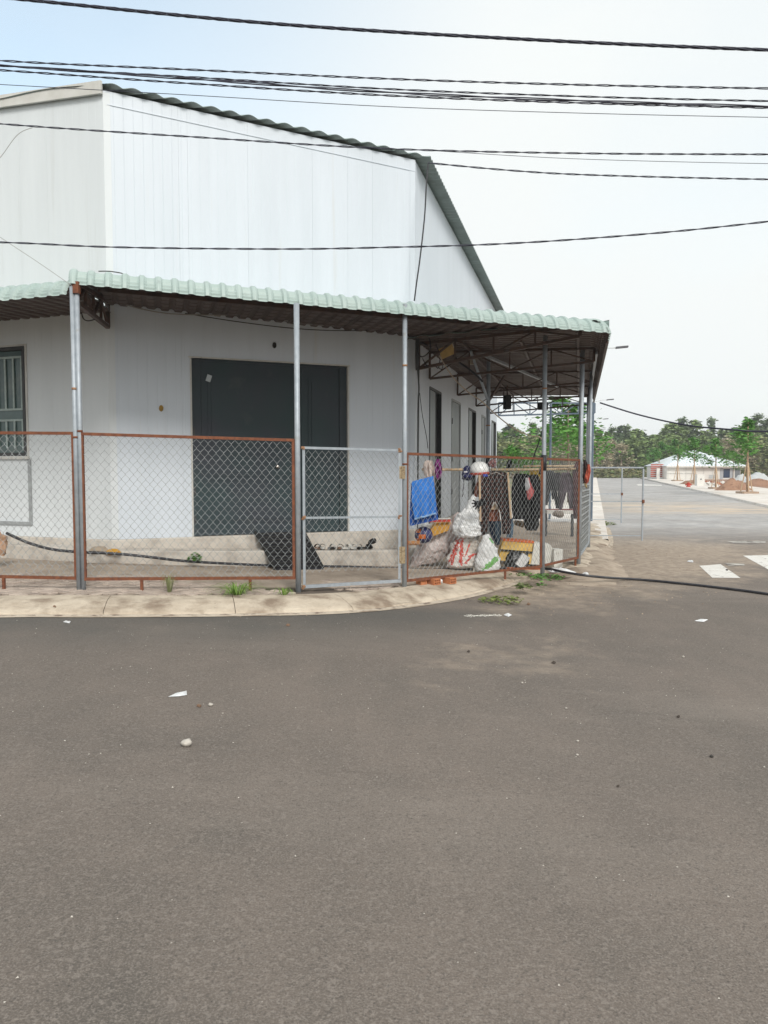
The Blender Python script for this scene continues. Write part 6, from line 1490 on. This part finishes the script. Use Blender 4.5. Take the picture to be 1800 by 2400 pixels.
mb = MB(); mb.tube([p + Vector((0, 0, h)) for h in (0, .08, .1, 7 * s_, 8 * s_, 10 * s_)], .1, 10, rs=[.2, .2, .13, .13, .18, .05]); mb.build('barrel', RP, hy, smooth=True); mb = MB(); mb.tube([p + Vector((-.28, 0, 5 * s_)), p + Vector((.28, 0, 5 * s_))], .07, 8); mb.build('outlet', RP, hy, smooth=True)
# heaps
def heap(u, vb, vt, w, m, name, label, cat, ry=.6, seed=0):
    p = ground(u, vb, 0); H = at(u, vt, p.y).z - p.z; W_ = w * p.y / F; mb = MB(); P = []
    for i in range(25):
        row = []
        for j in range(17):
            x = lerp(-1, 1, i / 24); y = lerp(-1, 1, j / 16); d = math.hypot(x, y); e = sstep(1, .1, d); row.append((p.x + x * W_, p.y + W_ * ry + y * W_ * ry, p.z - .1 + (H + .1) * e * (1 + .35 * fbm((x * 2.4 + seed, y * 2.4, 1)))))
        P.append(row)
    mb.grid(P, flip=True); return tag(mb.build(name, m, smooth=True), label, cat)
heap(1600, 1060, 1036, 52, EARTH, 'earth_heap', 'long heap of red-brown earth behind the nearest sapling', 'earth heap'); heap(1500, 1046, 1038, 34, EARTH, 'earth_heap', 'low earth heap in front of the white house', 'earth heap', seed=4)
heap(1660, 1050, 1036, 60, EARTH, 'earth_heap', 'earth heap at the right picture edge', 'earth heap', seed=9)
GRAV = mat('pale_gravel', (.52, .54, .54), (.42, .44, .44), 6, .95); heap(1650, 1042, 1021, 42, GRAV, 'gravel_heap', 'pale grey gravel heap at the right edge beyond the earth', 'gravel heap', seed=2); heap(1606, 1038, 1026, 20, GRAV, 'gravel_heap', 'small pale gravel heap right of the house', 'gravel heap', seed=5)
heap(1402, 1030, 1014, 26, DIRTC, 'sand_heap', 'tan rubble heap at the far end of the side street', 'rubble heap', seed=7)
for u, v, w, m, lab in ((1532, 1044, .5, 0, 'broken orange brick lump on the earth, leftmost before the house'), (1548, 1047, .45, 0, 'broken orange brick lump on the earth, in the middle before the house'), (1570, 1050, .6, 0, 'broken orange brick lump nearest the tallest sapling'), (1541, 1049, .7, 1, 'broken white lump on the earth near the planter edge'), (1560, 1045, .35, 1, 'small broken white lump close to the house doorway')):
    p = ground(u, v); mb = MB()
    for _ in range(5): mb.box(p + Vector((random.uniform(-w, w) * .7, random.uniform(-.3, .3), .08 + random.random() * .12)), (w * random.uniform(.3, .8), .3, random.uniform(.08, .22)), M=Matrix.Rotation(random.random() * 3, 3, Vector((.3, .2, 1)).normalized()))
    tag(mb.build('rubble_heap', WHP if m else plain('orange_rubble', (.46, .17, .09))), lab, 'rubble', 'broken rubble on the earth lot')
# street lamps
def lamp(Yd, off, label):
    e = V2(5.48, 18.4) + _kd * ((Yd - 18.4) / _kd.y) + V2(-_kd.y, _kd.x) * off; r = thing('street_lamp', (e.x, e.y, -.33), label, 'street lamp', 'street lamps along the side street'); mb = MB(); H = 8.0
    mb.tube([(e.x, e.y, -.33), (e.x, e.y, 3), (e.x, e.y, H - .6)], .08, 8, rs=[.11, .09, .06]); mb.build('pole', plain('pale_lamp_paint', (.6, .62, .63)), r, smooth=True)
    mb = MB(); mb.tube([(e.x, e.y, H - .7), (e.x + .2, e.y, H - .2), (e.x + .9, e.y, H - .02), (e.x + 1.5, e.y, H)], .03, 6); mb.build('arm', plain('pale_lamp_paint', (.6, .62, .63)), r)
    mb = MB(); mb.bar((e.x + 1.4, e.y, H), (e.x + 2.05, e.y, H + .06), .24, .10); mb.build('lamp_head', plain('dark_lamp_head', (.1, .1, .11)), r)
lamp(42, .7, 'nearest street lamp, its head beside the awning corner'); lamp(74, .7, 'second street lamp down the side street'); lamp(103, .7, 'third street lamp down the side street'); lamp(130, .7, 'farthest street lamp down the side street')

# ------------------------------------------------------------------ air
mb = MB(); mb.box((0, 0, 9.0), (1440, 1440, 21.5)); hz_ = mb.build('haze', [], base=(0, 0, 0)); hz_['kind'] = 'stuff'
hm = bpy.data.materials.new('haze'); hm.use_nodes = True; hn = hm.node_tree.nodes; hn.clear(); ho = hn.new('ShaderNodeOutputMaterial'); hv = hn.new('ShaderNodeVolumePrincipled')
hv.inputs['Color'].default_value = (.96, .97, 1, 1); hv.inputs['Density'].default_value = .0007; hv.inputs['Anisotropy'].default_value = .2; hm.node_tree.links.new(hv.outputs[0], ho.inputs['Volume']); hz_.data.materials.append(hm)
